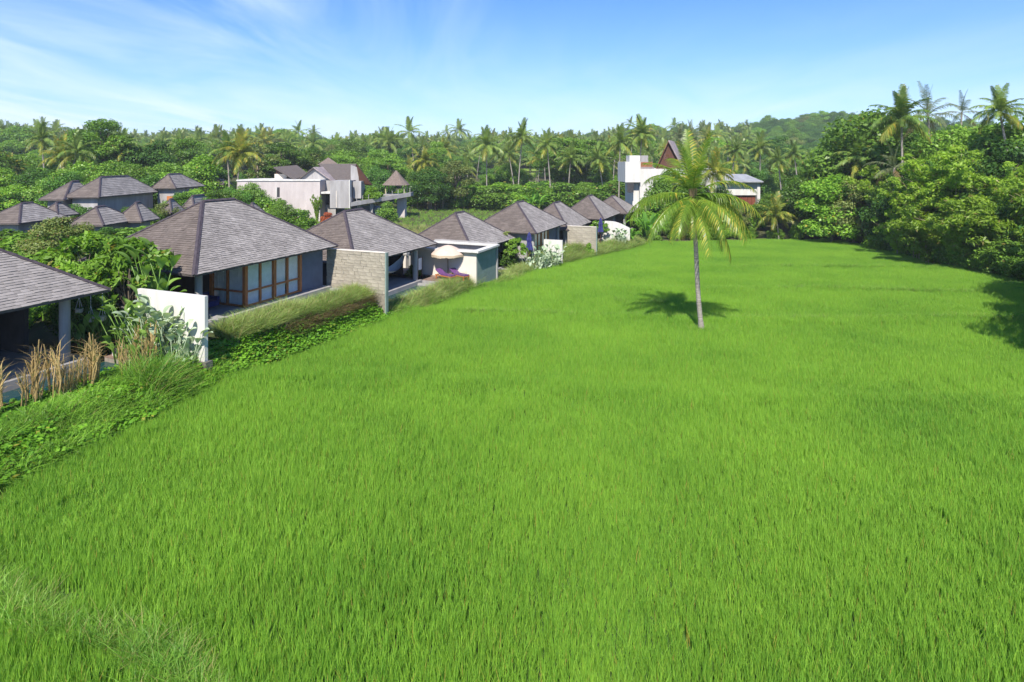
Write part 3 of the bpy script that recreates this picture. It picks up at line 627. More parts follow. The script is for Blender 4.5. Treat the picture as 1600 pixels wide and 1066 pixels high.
# ---- villa 2: open pavilion with hammock
def villa2():
    s0, s1, t0, dp, ze, zr, run, fl = VILLA[2]; L = s1-s0; top = ze-.1
    v = villa_root(2, 'pavilion', 'open fronted hip roofed pavilion with a white hammock behind the tan stone wall')
    hip_roof(v, 0, L, 0, dp, ze, zr, run, 7, e=0.18, w=0.38)
    MB().box(.2, .3, fl-1.6, L-.3, dp-.3, fl).build('floor_slab', M['paving'], v)
    column(v, 43.6-s0, .75, fl, top, .22, 'concrete'); column(v, 35.4-s0, .75, fl, top, .2)
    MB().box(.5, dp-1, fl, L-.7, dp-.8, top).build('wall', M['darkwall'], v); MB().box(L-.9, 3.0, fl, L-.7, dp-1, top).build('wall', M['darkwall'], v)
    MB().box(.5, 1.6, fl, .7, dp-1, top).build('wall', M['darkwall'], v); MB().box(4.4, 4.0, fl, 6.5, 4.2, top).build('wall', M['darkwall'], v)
    glazing(v, (1.9, 1.6), (3.9, 1.6), fl+.03, top, 2, heavy=(0, 2), transom=.3, curtain=False)
    d = MB().box(4.25, 1.45, fl+.02, 4.45, 1.62, top); d.build('door_post', M['wood'], v)
    h = MB(); n = 16; vs_ = []
    for k in range(n+1):
        q = k/n; x = 4.6 + 4.2*q; z = fl+1.95 - 1.05*4*q*(1-q) + .1*q; wd = .12 + .5*math.sin(math.pi*q)
        for j in range(5):
            a = (j-2)/2; vs_.append((x, 1.7 + a*wd, z + .22*a*a*math.sin(math.pi*q)))
    h.add(vs_, [(5*k+j, 5*k+5+j, 5*k+6+j, 5*k+1+j) for k in range(n) for j in range(4)])
    tt = thing('hammock', 'white hammock slung across the open pavilion', 'hammock', P(s0, t0, 0), ROT); h.build('sling', M['cloth'], tt, smooth=True)
    for (a, b) in (((4.4, 1.6, fl+2.15), (4.62, 1.7, fl+1.95)), ((8.78, 1.7, fl+2.05), (9.0, .8, fl+2.25))): MB().tube([a, b], .015, 5).build('rope', M['cloth'], tt)
    tt = thing('armchair', 'dark orange cushioned chair behind the glass by the stone wall', 'chair', P(s0+2.9, t0+2.6, fl), ROT)
    MB().box(-.4, -.35, .3, .4, .35, .5).build('seat', M['redwood'], tt); MB().box(-.4, .3, .5, .4, .42, 1.0).build('backrest', M['redwood'], tt)
    for sx in (-.38, .3):
        for sy in (-.33, .25): MB().box(sx, sy, 0, sx+.07, sy+.07, .3).build('leg', M['wood'], tt)
    tt = thing('towel', 'white towel hanging beside the pavilion column', 'towel', P(44.35, t0+.75, fl), ROT)
    MB().box(-.3, -.02, 0.75, .28, .02, 1.75).build('cloth', M['cloth'], tt); MB().box(-.34, -.03, 1.74, .33, .03, 1.8).build('rail', M['darkwood'], tt)
    for sx in (-.34, .29): MB().box(sx, -.03, 0, sx+.05, .03, 1.74).build('leg', M['darkwood'], tt)
villa2()

def lounger(label, s, t, z, rz, cush='purple', group=None):
    o = thing('sun_lounger', label, 'sun lounger', P(s, t, z), ROT + rz, group)
    MB().box(-.95, -.33, .28, .95, -.27, .36).box(-.95, .27, .28, .95, .33, .36).box(-.95, -.27, .29, -.88, .27, .35).box(.88, -.27, .29, .95, .27, .35).build('frame', M['wood'], o)
    for sx in (-.9, .82):
        for sy in (-.32, .26): MB().box(sx, sy, 0, sx+.07, sy+.06, .28).build('leg', M['wood'], o)
    for k in range(9): MB().box(-.86+k*.13, -.268, .335, -.77+k*.13, .268, .355).build('slat', M['wood'], o)
    MB().slab([(-.93, -.3, .45), (.28, -.3, .45), (.28, .3, .45), (-.93, .3, .45)], .085).build('cushion', M[cush], o)
    MB().slab([(.29, -.3, .45), (.93, -.3, .80), (.93, .3, .80), (.29, .3, .45)], .085).build('backrest', M[cush], o)
    return o
terr = thing('terrace', 'timber sun terrace beside the hammock pavilion', 'terrace', P(44.0, 22.6, 0), ROT)
MB().box(0, 0, -1.6, 4.2, 8.0, -.10).build('terrace_base', M['paving'], terr)
for k in range(26): MB().box(0.02, .02+k*.30, -.098, 4.18, .02+k*.30+.285, -.06).build('plank', M['deckwood'], terr)
lounger('purple cushioned sun lounger nearest the pavilion column under the cream parasol', 44.9, 24.2, -.06, R(70))
lounger('purple cushioned sun lounger beside the green grey outhouse wall', 45.5, 23.2, -.06, R(68))
lounger('navy blue cushioned sun lounger by the closed navy parasol', 62.3, 22.2, -1.25, R(70), 'blue')
def parasol_open():
    o = thing('parasol', 'open cream fringed parasol over the purple loungers', 'parasol', P(45.9, 24.5, -.06), ROT)
    MB().tube([(0, 0, 0), (0, 0, 2.72)], .03, 8).build('pole', M['darkwood'], o); MB().tube([(0, 0, 0), (0, 0, .12)], .3, 14).build('base', M['concrete'], o)
    n = 48; rr = [(0.0, 2.75), (.35, 2.68), (.8, 2.48), (1.2, 2.2), (1.42, 1.98)]; m_ = MB(); vs_ = []
    for (q, z) in rr:
        for k in range(n):
            a = 2*math.pi*k/n; sc = 1 + .0*math.cos(a*8); dz = -.05*abs(math.sin(a*4))*(q/1.42)**2; vs_.append((q*sc*math.cos(a), q*sc*math.sin(a), z + dz*-1))
    m_.add(vs_, [(i*n+k, (i+1)*n+k, (i+1)*n+(k+1) % n, i*n+(k+1) % n) for i in range(len(rr)-1) for k in range(n)]); can = m_.build('canopy', M['canvas'], o, smooth=True)
    m_ = MB(); r = random.Random(1)
    for k in range(200):
        a = 2*math.pi*k/200; dz = .05*abs(math.sin(a*4)); l = .2 + r.uniform(-.03, .04); c, s_ = math.cos(a), math.sin(a); w = .02
        m_.quad((1.42*c - w*s_, 1.42*s_ + w*c, 1.99+dz), (1.42*c + w*s_, 1.42*s_ - w*c, 1.99+dz), (1.43*c + w*s_, 1.43*s_ - w*c, 1.99+dz-l), (1.43*c - w*s_, 1.43*s_ + w*c, 1.99+dz-l))
    m_.build('fringe', M['fringe'], can)
    for k in range(8):
        a = 2*math.pi*k/8; MB().tube([(0, 0, 2.70), (1.4*math.cos(a), 1.4*math.sin(a), 1.98)], .012, 4).build('rib', M['wood'], o)
parasol_open()
def parasol_closed(label, s, t, z, h):
    o = thing('parasol', label, 'parasol', P(s, t, z), ROT)
    MB().tube([(0, 0, 0), (0, 0, h)], .03, 8).build('pole', M['darkwood'], o); MB().tube([(0, 0, 0), (0, 0, .12)], .3, 14).build('base', M['concrete'], o)
    m_ = MB(); n = 24; rr = [(.02, h-.02), (.14, h-.3), (.24, h-.9), (.20, h-1.15), (.30, h-1.7), (.34, h-1.95)]; vs_ = []
    for q, zz in rr:
        for k in range(n): a = 2*math.pi*k/n; q2 = q*(1 + .28*math.cos(a*6)); vs_.append((q2*math.cos(a), q2*math.sin(a), zz))
    m_.add(vs_, [(i*n+k, (i+1)*n+k, (i+1)*n+(k+1) % n, i*n+(k+1) % n) for i in range(len(rr)-1) for k in range(n)]); m_.build('canopy', M['blue'], o)
parasol_closed('closed navy blue parasol by the silvery leaved shrub', 60.6, 22.5, -1.3, 3.6)
parasol_closed('closed navy blue parasol beyond the far stone wall', 79.2, 19.2, -1.7, 4.0)

# ---- outhouse box between villa 2 and 3
def outhouse():
    o = thing('outhouse', 'flat topped open air bathroom block with white rim and green grey side wall', 'outhouse', P(46.1, 21.9, 0), ROT); L = 4.2; W = 6.4; zt = 2.3
    MB().box(0.2, .0, -1.9, L, .16, zt-.32).build('wall', M['greenwall'], o)
    MB().box(0, .0, -1.9, .18, 6.4, zt-.14).build('wall', M['cream'], o)
    MB().box(.2, W-.15, -1.9, L, W, zt-.14).build('wall', M['cream'], o)
    MB().box(-.35, -.35, zt-.13, L+.0, .25, zt+.02).box(-.35, .252, zt-.13, .15, W, zt+.02).box(L-.4, .252, zt-.13, L, W, zt+.02).box(.152, W-.4, zt-.13, L-.402, W, zt+.02).build('rim', M['whitewall'], o)
    MB().box(.2, .3, zt-1.3, L-.2, W-.4, zt-1.2).build('ceiling', M['concrete'], o)
    MB().box(L+.01, -.12, -1.9, L+.2, W, zt+.15).build('end_wall', M['concrete'], o)
outhouse()
# white pipe-like box on villa 3's near eave
o = thing('water_tank', 'small white water tank behind the cream wall', 'water tank', P(49.0, 30.4, 0), ROT); MB().tube([(0, 0, 1.2), (.0, 1.3, 1.2)], .28, 16).build('tank', M['whitewall'], o); MB().box(-.25, .1, -1, .25, 1.2, .95).build('stand', M['cream'], o)

# ---- villas 3 - 7
def villa_far(k, label, style, e=.22, w=.45):
    s0, s1, t0, dp, ze, zr, run, fl = VILLA[k]; L = s1-s0; top = ze-.1
    v = villa_root(k, 'villa', label); hip_roof(v, 0, L, 0, dp, ze, zr, run, 11+k, e=e, w=w)
    MB().box(.2, .3, fl-1.5, L-.3, dp-.3, fl).build('floor_slab', M['paving'], v)
    MB().box(.8, dp-1, fl, L-.7, dp-.8, top).build('wall', M['concrete'], v); MB().box(L-.9, 1.2, fl, L-.7, dp-1, top).build('wall', M['concrete'], v)
    MB().box(.8, 1.4 if style != 'open' else 4, fl, 1.0, dp-1, top).build('wall', M['concrete' if style == 'glass' else 'darkwall'], v)
    if style == 'glass':
        glazing(v, (1.9, 1.0), (6.9, 1.0), fl+.03, top, 4, heavy=(0, 2, 4)); MB().box(7.0, .95, fl, L-.9, 1.15, top).build('wall', M['bluewall'], v)
    else:
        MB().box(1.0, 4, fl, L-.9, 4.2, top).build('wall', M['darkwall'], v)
    column(v, L-1.4, .8, fl, top, .2); column(v, 1.0, .8, fl, top, .2)
    return v
villa_far(3, 'third hip roofed villa, half hidden behind the white rimmed outhouse', 'open')
villa_far(4, 'fourth villa of the row with a blue grey wall and silvery shrubs in front', 'glass')
villa_far(5, 'small roofed pavilion directly behind the far grey tan stone wall', 'open')
villa_far(6, 'sixth villa of the row with a white curved garden wall before it', 'open')
villa_far(7, 'last and farthest shingle roof of the villa row, beside banana plants', 'open')
wall_thing('garden_wall', 'short white wall beside the silvery shrubs of the fourth villa', 64.5, 20.0, 22.2, -1.8, 1.0, .2)
o = thing('garden_wall', 'white wall with curved top before the sixth villa', 'wall', P(84.9, 16.4, 0), ROT)
m_ = MB(); pts = [(0, 0, -2.5)] + [(0, q*.4, .35 + .9*math.sin(min(1, q/7)*math.pi/2)) for q in range(0, 11)] + [(0, 4.0, -2.5)]
n = len(pts); m_.add([p for p in pts] + [(p[0]+.22, p[1], p[2]) for p in pts], [tuple(range(n))[::-1], tuple(range(n, 2*n))] + [(i, (i+1) % n, n+(i+1) % n, n+i) for i in range(n)]); m_.build('wall_body', M['whitewall'], o)



# ------------------------------------------------------------------ houses behind, left group
def block_house(name, label, xl, xc, xr, yc, ya, xa0, xa1, ze, seed, wall_to=0.5, wallm='concrete', cat='house', e=.30, w=.6, over=.7):
    """hip roofed house square to the valley; near right eave corner (xc, yc) in the photo, ridge at ya"""
    Y0 = FPX*(CAMZ-ze)/(yc-HY); X1 = X_at(xc, Y0); X0 = X_at(xl, Y0)
    Y1 = X1*FPX/(xr-800) if abs(xr-xc) > 3 else Y0+8
    D = Y1-Y0; xm = (X0+X1)/2; cl = lambda v: min(max(v, Y0+1.2), Y1-1.2)
    ya1, ya2 = sorted((cl(xm*FPX/(xa0-800)), cl(xm*FPX/(xa1-800)))); Ym = (ya1+ya2)/2; zr = Z_at(ya, Ym)
    o = thing(name, label, cat, (X0, Y0, 0), 0); W = X1-X0; r = random.Random(seed)
    C = [(0, 0, ze), (W, 0, ze), (W, D, ze), (0, D, ze)]; A1 = (W/2, ya1-Y0, zr); A2 = (W/2, max(ya2, ya1+.05)-Y0, zr)
    mb = MB(); mb.add([(p[0], p[1], p[2]-.005) for p in C] + [(A1[0], A1[1], zr-.005), (A2[0], A2[1], zr-.005)] + [(p[0], p[1], ze-.15) for p in C],
       [(0, 1, 4), (1, 2, 5, 4), (2, 3, 5), (3, 0, 4, 5), (0, 6, 7, 1), (1, 7, 8, 2), (2, 8, 9, 3), (3, 9, 6, 0), (6, 9, 8, 7)]); roof = mb.build('roof', M['deck'], o)
    b = MB(); shingle_face(b, C[0], C[1], A1, A1, r, e, w); shingle_face(b, C[3], C[0], A2, A1, r, e, w); tag(b.build('brown_shingles', M['shingle_brown'], roof), kind='stuff', label='darker browner shingles of the near slope')
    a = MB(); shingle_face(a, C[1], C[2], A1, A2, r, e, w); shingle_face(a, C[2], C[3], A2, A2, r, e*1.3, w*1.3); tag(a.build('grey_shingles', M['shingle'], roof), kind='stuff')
    for p, q in ((C[0], A1), (C[1], A1), (C[2], A2), (C[3], A2)):
        m_ = MB(); cap_line(m_, q, p, .13, .07); m_.build('hip_cap', M['hipcap'], roof)
    if ya2-ya1 > .5:
        m_ = MB(); cap_line(m_, A1, A2, .18, .10); m_.build('ridge_cap', M['hipcap'], roof)
    zb = float(ground_z((X0+X1)/2, Y0)) - .5
    MB().box(over, over, zb, W-over, D-over, ze-.14).build('wall', M[wallm], o)
    return o, W, D, zb
HL = block_house('house', 'largest far left house with a long grey shingle roof and pale wall', 99, 155, 250, 308, 275.5, 157, 200, 5.0, 31)
h, W, D, zb = HL
MB().box(.5, .3, 1.0, W-.5, .66, 3.1).build('lower_wall', M['whitewall'], h)
block_house('house', 'low wing at the left end of the largest far left house', 60, 100, 150, 312, 283, 112, 135, 4.7, 32)
block_house('house', 'small shingle roof peeping out behind the largest far left house', 208, 232, 254, 291, 271, 226, 236, 5.2, 33)
h, W, D, zb = block_house('house', 'far house with ochre stone corner and small orange shutter under its roof', 235, 275, 321, 294, 271.5, 263, 281, 5.6, 34)
fr = MB().box(W*.55, .62, 1.4, W*.80, .695, 4.3); fr.build('shutter', M['wood'], h)
r = random.Random(8)
for k in range(8):
    for j in range(2): MB().box(W-.72, 1.0+j*1.5+.02, zb+.8+k*.72+.03, W-.62, 2.5+j*1.5-.02, zb+.8+(k+1)*.72-.02).build('stone', M['yellowstone'], h)
block_house('house', 'low shingle roofed house at the far left edge behind the frangipani', -40, 30, 106, 349, 317, 33, 50, 3.2, 35)
block_house('house', 'small hip roof between the far left edge house and the gabled one', 57, 90, 124, 338, 316, 88, 93, 3.4, 36)
h, W, D, zb = block_house('house', 'low house with a little white edged gable at its left end', 105, 162, 216, 352, 322.5, 150, 163, 3.2, 37)
g = MB(); g.add([(-.5, .3, 3.15), (.5, .3, 3.15), (0, .3, 3.95), (-.5, 1.5, 3.15), (.5, 1.5, 3.15), (0, 1.5, 3.95)], [(0, 1, 2), (0, 2, 5, 3), (1, 4, 5, 2), (3, 5, 4), (0, 3, 4, 1)]); g.build('gable', M['darkwood'], h)
m_ = MB()
for sgn in (-1, 1): m_.add([(0, .2, 4.0), (0, .2, 4.14), (sgn*.62, .2, 3.14), (sgn*.62, .2, 3.02), (0, .3, 4.0), (0, .3, 4.14), (sgn*.62, .3, 3.14), (sgn*.62, .3, 3.02)], [(0, 1, 2, 3), (4, 7, 6, 5), (0, 4, 5, 1), (1, 5, 6, 2), (2, 6, 7, 3)])
m_.build('bargeboard', M['cream'], h)
block_house('house', 'low shingle roof behind the bushy shrub beside the great villa roof', 176, 222, 250, 346, 316, 212, 223, 3.2, 38)
block_house('house', 'grey roof corner showing just over the ridge of the glazed villa', 283, 303, 336, 324, 305, 300, 318, 3.6, 39)
block_house('house', 'roof behind the small tree left of the glazed villa ridge', 246, 268, 290, 333, 311, 264, 270, 3.2, 40)
block_house('house', 'tiny dark roof far off left of the concrete house', 325, 350, 363, 288, 279.5, 336, 350, 5.2, 41)
block_house('house', 'low roof edge behind the ridge of the glazed villa beside the leafy bank', 375, 400, 414, 334, 317, 388, 398, 2.8, 42)

# ---- modern concrete house
def concrete_house():
    Y = 110.0; o = thing('concrete_house', 'large modern concrete house with flat parapet and several dark gabled roofs', 'house', (X_at(460, Y), Y, 0), 0); ox = X_at(460, Y)
    X = lambda px, yy=Y: X_at(px, yy) - ox
    z = lambda py, yy=Y: Z_at(py, yy)
    MB().box(X(371), 0, -2, X(500), 9, z(283)).build('wall', M['concrete_pink'], o)
    MB().box(X(371)-.15, -.15, z(283), X(501), 9.1, z(281)).build('parapet_cap', M['whitewall'], o)
    MB().box(X(500)+.01, 3.0, -2, X(517), 9, z(283)).build('recess_wall', M['concrete'], o)
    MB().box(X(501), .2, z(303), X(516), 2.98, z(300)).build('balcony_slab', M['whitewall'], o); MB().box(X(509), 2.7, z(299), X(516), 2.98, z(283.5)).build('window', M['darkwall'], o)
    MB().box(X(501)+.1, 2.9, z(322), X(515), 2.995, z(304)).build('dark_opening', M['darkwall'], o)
    MB().box(X(517)+.01, -.6, z(325), X(547), 8, z(282.5)).build('wall', M['concrete'], o); MB().box(X(547)+.01, -.75, z(325), X(548.5), .2, z(281)).build('edge_pilaster', M['whitewall'], o)
    MB().box(X(527), -.72, z(324), X(528), -.61, z(298)).build('pipe', M['cream'], o)
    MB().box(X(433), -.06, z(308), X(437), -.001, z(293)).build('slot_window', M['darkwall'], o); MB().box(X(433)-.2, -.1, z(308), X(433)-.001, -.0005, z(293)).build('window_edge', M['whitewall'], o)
    # gable
    zr = z(262, 114); ze = z(281, 114)
    yy = 3.5; g = MB(); g.add([(X(466, 113.5), yy, ze), (X(516, 113.5), yy, ze), (X(490, 113.5), yy, zr), (X(466, 113.5), yy+6, ze), (X(516, 113.5), yy+6, ze), (X(490, 113.5), yy+6, zr)], [(0, 1, 2), (3, 5, 4), (0, 3, 4, 1), (0, 2, 5, 3), (1, 4, 5, 2)]); g.build('gable_wall', M['concrete'], o)
    def slab(pts, th, name, m): MB().slab(pts, th).build(name, m, o)
    slab([(X(463, 113), yy-.6, ze-.1), (X(490, 113), yy-.6, zr+.12), (X(490, 113), yy+7, zr+.12), (X(463, 113), yy+7, ze-.1)], .22, 'roof', M['deck'])
    slab([(X(490, 113)+.01, yy-.6, zr+.12), (X(519, 113), yy-.6, ze-.1), (X(519, 113), yy+7, ze-.1), (X(490, 113)+.01, yy+7, zr+.12)], .22, 'roof', M['rooftile'])
    # big main roof: slope facing the camera with ridge running across, deep gable overhang right
    a = 5.2; slab([(X(517, 115), a, z(280, 115)), (X(548, 115), a, z(280, 115)), (X(556, 119), a+4.2, z(256, 119)), (X(497, 119), a+4.2, z(256, 119))], .25, 'roof', M['deck'])
    slab([(X(556, 119), a+4.21, z(256, 119)), (X(497, 119), a+4.21, z(256, 119)), (X(500, 124), a+9, z(281, 124)), (X(579, 122), a+8.5, z(289, 122))], .25, 'roof', M['darkwood'])
    MB().box(X(548)+.02, 1.5, z(311), X(561), 4.4, z(284)).build('wall', M['concrete'], o)
    MB().add([(X(548, 114), 4, z(284, 114)), (X(561, 114), 4, z(284, 114)), (X(559, 114), 4, z(262, 114)), (X(548, 114), 4, z(258, 114)), (X(548, 114), 4.3, z(284, 114)), (X(561, 114), 4.3, z(284, 114)), (X(559, 114), 4.3, z(262, 114)), (X(548, 114), 4.3, z(258, 114))], [(0, 1, 2, 3), (4, 7, 6, 5), (0, 4, 5, 1), (1, 5, 6, 2), (2, 6, 7, 3), (3, 7, 4, 0)]).build('gable_wall', M['concrete'], o)
    MB().add([(X(556, 113), 3.2, z(256.5, 113)), (X(580, 113), 3.2, z(289, 113)), (X(562, 114), 4.2, z(287, 114)), (X(556, 113), 3.5, z(256.5, 113)), (X(580, 113), 3.5, z(289, 113)), (X(562, 114), 4.5, z(287, 114))], [(0, 2, 1), (3, 4, 5), (0, 1, 4, 3), (1, 2, 5, 4), (2, 0, 3, 5)]).build('gable_overhang', M['darkwood'], o)
    p = MB(); c = (X(513, 124), 14.0, z(246, 124)); q = [(X(496, 121), 11, z(258, 121)), (X(530, 121), 11, z(258, 121)), (X(530, 127), 17, z(258, 121)), (X(496, 127), 17, z(258, 121))]; p.add(q + [c], [(0, 1, 4), (1, 2, 4), (2, 3, 4), (3, 0, 4), (0, 3, 2, 1)]); p.build('pyramid_roof', M['thatch'], o)
    slab([(X(462, 113), 2.5, z(280, 113)), (X(429, 116), 5.5, z(261, 116)), (X(464, 120), 10, z(258, 120)), (X(482, 117), 7, z(272, 117))], .25, 'shed_roof', M['deck'])
    MB().box(X(429, 116), 6.0, z(283, 116)-1, X(448, 116), 8, z(272, 116)).build('upper_wall', M['cream'], o); MB().box(X(431, 116), 6.1, z(272, 116)+.01, X(438, 116), 8, z(266, 116)).build('window', M['darkwood'], o)
    # raised walkway to the pavilion
    w = thing('walkway', 'raised concrete walkway running from the concrete house to the thatched gazebo', 'walkway', (X_at(548, Y), Y, 0), 0); X2 = lambda px, yy: X_at(px, yy) - X_at(548, Y)
    MB().add([(X2(548, 109), -1.2, z(322)), (X2(642, 119), 9, z(307, 119)), (X2(642, 119), 12, z(307, 119)), (X2(548, 109), 2.5, z(322)), (X2(548, 109), -1.2, z(316)), (X2(642, 119), 9, z(301, 119)), (X2(642, 119), 12, z(301, 119)), (X2(548, 109), 2.5, z(316))],
        [(0, 3, 2, 1), (4, 5, 6, 7), (0, 1, 5, 4), (1, 2, 6, 5), (2, 3, 7, 6), (3, 0, 4, 7)]).build('deck_slab', M['concrete'], w)
    for k, (px_, yy) in enumerate(((558, 1.2), (578, 3), (597, 5.5))): MB().box(X2(px_, Y+yy), yy, -2, X2(px_, Y+yy)+.5, yy+.8, z(314-k*2.5, Y+yy)).build('pier', M['concrete'], w)
    MB().box(X2(620, 119), 9.3, -2, X2(632, 119), 11.5, z(308, 119)).build('pier', M['concrete_pink'], w); MB().box(X2(548, 114), 4, -2, X2(600, 118), 5, z(322, 114)).build('back_wall', M['bluewall'], w)
    for k in range(11):
        q = k/10; MB().box(X2(548+92*q, 109+10*q), -1.1+10.2*q, z(316-15*q, 109+10*q), X2(548+92*q, 109+10*q)+.08, -1.02+10.2*q, z(316-15*q, 109+10*q)+.9).build('railing_post', M['concrete'], w)
    g = thing('gazebo', 'thatched pyramid roof gazebo on posts at the end of the walkway', 'gazebo', (X_at(619, 121), 121, 0), 0); XX = lambda px: X_at(px, 121) - X_at(619, 121); zz = lambda py: Z_at(py, 121)
    p = MB(); rings = [(XX(640)*1.0, zz(289)), (2.0, zz(283.5)), (1.1, zz(276)), (.12, zz(266.5))]; vs_ = []
    for q, h_ in rings:
        for k in range(16):
            a = 2*math.pi*k/16 + .2; sq = 1/max(abs(math.cos(a)), abs(math.sin(a)))**.6; vs_.append((q*sq*math.cos(a), q*sq*math.sin(a), h_))
    p.add(vs_, [(i*16+k, i*16+(k+1) % 16, (i+1)*16+(k+1) % 16, (i+1)*16+k) for i in range(3) for k in range(16)] + [tuple(range(16))[::-1]]); p.build('roof', M['thatch'], g)
    for sx in (-1.9, 1.8):
        for sy in (-1.6, 1.6): MB().box(sx, sy, zz(302), sx+.18, sy+.18, zz(288)).build('post', M['bamboopole'], g)
    MB().box(-2.2, -1.9, zz(305), 2.3, 2, zz(303)).build('floor', M['concrete'], g)
concrete_house()

# ---- white house behind the lone palm
def white_house():
    Y = 112.0; ox = X_at(1080, Y); o = thing('white_house', 'white modern house with brown gable half hidden by the lone coconut palm', 'house', (ox, Y, 0), 0)
    X = lambda px, yy=Y: X_at(px, yy) - ox
    z = lambda py, yy=Y: Z_at(py, yy)
    MB().box(X(977), 0, z(285), X(1001), 8, z(253)).build('cantilever_room', M['whitewall'], o)
    MB().box(X(991), 1.5, -2, X(1001)-.01, 9, z(285.2)).build('wall', M['whitewall'], o)
    MB().box(X(1001)+.01, .8, -2, X(1122), 9, z(264)).build('wall', M['whitewall'], o)
    MB().box(X(1001)+.02, .81, z(264)+.01, X(1024), 5, z(261)).build('terrace_floor', M['rooftile'], o)
    MB().box(X(987), 2, z(253)+.01, X(1004), 5.5, z(243)).build('roof_room', M['whitewall'], o); MB().box(X(1005), 2.2, z(261), X(1017), 5.8, z(243)).build('roof_room', M['concrete'], o)
    MB().box(X(996), 1.3, z(261), X(1022), 1.5, z(253.5)).build('brick_parapet', M['terracotta'], o)
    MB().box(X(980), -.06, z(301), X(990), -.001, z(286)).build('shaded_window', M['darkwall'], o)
    # steep gable, ridge runs away from the camera
    gy = 1.6; ap = (X(1043, 113.6), z(219, 113.6)); L_ = (X(1022, 113.6), z(266, 113.6)); R_ = (X(1066, 113.6), z(263, 113.6))
    for a, b, nm, mm in ((L_, ap, 'roof', 'terracotta'), (ap, R_, 'roof', 'rooftile')):
        m_ = MB().add([(a[0], gy-.7, a[1]), (b[0], gy-.7, b[1]), (b[0]+3.4, gy+8, b[1]), (a[0]+3.4, gy+8, a[1]), (a[0], gy-.7, a[1]-.3), (b[0], gy-.7, b[1]-.3), (b[0]+3.4, gy+8, b[1]-.3), (a[0]+3.4, gy+8, a[1]-.3)],
            [(0, 1, 2, 3), (4, 7, 6, 5), (0, 4, 5, 1), (1, 5, 6, 2), (2, 6, 7, 3), (3, 7, 4, 0)]); m_.build(nm, M[mm], o)
    MB().add([(L_[0]+.4, gy, L_[1]), (R_[0]+.3, gy, R_[1]), (ap[0]+.25, gy, ap[1]-.25), (L_[0]+.4, gy+.2, L_[1]), (R_[0]+.3, gy+.2, R_[1]), (ap[0]+.25, gy+.2, ap[1]-.25)], [(0, 1, 2), (3, 5, 4)]).build('gable_wall', M['darkwood'], o)
    MB().box(X(1041), gy-.08, z(250), X(1049), gy-.01, z(240)).build('gable_window', M['glass'], o)
    m_ = MB()
    for k in range(5): m_.box(X(1041+k*2)-.03, gy-.12, z(250), X(1041+k*2)+.03, gy-.085, z(240))
    m_.build('mullion', M['redwood'], o)
    # right wing
    yr = 1.0; MB().add([(X(1120), -.6, z(283.5)), (X(1191), -.6, z(283.5)), (X(1191)+.0, 8, z(272, 120)), (X(1120)+1.0, 8, z(272, 120)), (X(1120), -.6, z(285)), (X(1191), -.6, z(285)), (X(1191), 8, z(273.5, 120)), (X(1120)+1, 8, z(273.5, 120))],
        [(0, 1, 2, 3), (4, 7, 6, 5), (0, 4, 5, 1), (1, 5, 6, 2), (2, 6, 7, 3), (3, 7, 4, 0)]).build('wing_roof', M['greyroof'], o)
    MB().box(X(1122)+.01, .6, z(305.5), X(1184), 7, z(285.8)).build('wing_wall', M['whitewall'], o)
    MB().box(X(1184), .2, -2, X(1188.5), 1.0, z(285.8)).build('pillar', M['whitewall'], o)
    for k in range(5): MB().box(X(1153+k*6.2), 1.0, -2, X(1153+k*6.2+5.8), 1.12, z(305.8)).build('door_leaf', M['redwood'], o)
    MB().box(X(1122)+.01, 1.3, -2, X(1184), 7, z(306)).build('ground_floor_wall', M['whitewall'], o)
white_house()

# ------------------------------------------------------------------ plants and trees
def curve_tube(mb, p0, p1, r0, r1, bend=0.0, n=5, sides=6, seed=0):
    r = random.Random(seed); p0 = Vector(p0); p1 = Vector(p1); b = Vector((r.uniform(-1, 1), r.uniform(-1, 1), 0))*bend
    mb.tube([p0.lerp(p1, i/n) + b*math.sin(math.pi*i/n) for i in range(n+1)], [r0 + (r1-r0)*i/n for i in range(n+1)], sides)
TREE = {}
def tree_kind(key, leafmat, H, spec, nleaf, size, trunk_h, r0, seed, up=.5, shell=.55, barkm='bark', limbs=True, aspect=1.5):
    r = rng(seed); C = []; Rr = []
    for (cz, cr, n, br, fl) in spec:                    # ring height, ring radius, clump count, clump radius, flatness
        for k in range(n):
            a = 2*np.pi*(k + r.uniform(-.35, .35))/max(n, 1); q = cr*r.uniform(.75, 1.15) if n > 1 else cr*.3
            b = br*r.uniform(.7, 1.25); C.append((q*math.cos(a), q*math.sin(a), cz + r.uniform(-.4, .4)*br)); Rr.append((b, b, b*fl))
    v_, f_ = leaf_cards(r, C, Rr, nleaf, size, aspect, up, shell); crown = npmesh(key + '_crown', v_, f_, M[leafmat])
    mb = MB(); curve_tube(mb, (0, 0, -1.0), (0, 0, trunk_h), r0, r0*.6, .2, 6, 8, seed)
    if limbs:
        idx = list(range(len(C))); random.Random(seed).shuffle(idx)
        for i in idx[:16]:
            c = C[i]; curve_tube(mb, (0, 0, trunk_h*random.Random(i).uniform(.7, 1.0)), (c[0]*.85, c[1]*.85, c[2]), r0*.42, r0*.08, .35, 4, 5, i)
    TREE[key] = (crown, mb.mesh(key + '_trunk', M[barkm], True), H)
tree_kind('round', 'crown', 10, [(4.2, 2.9, 8, 1.5, .75), (6.0, 3.1, 9, 1.6, .75), (7.8, 2.2, 7, 1.5, .75), (9.0, .9, 3, 1.2, .7), (6, 0, 1, 2.4, .9)], 14000, .20, 4.5, .26, 1)
tree_kind('round_dark', 'crown_dark', 10, [(3.4, 2.9, 8, 1.5, .8), (5.4, 3.3, 9, 1.7, .75), (7.4, 2.6, 8, 1.5, .7), (8.9, 1.2, 4, 1.2, .6), (5.5, 0, 1, 2.8, .9)], 16000, .20, 4.5, .3, 2)
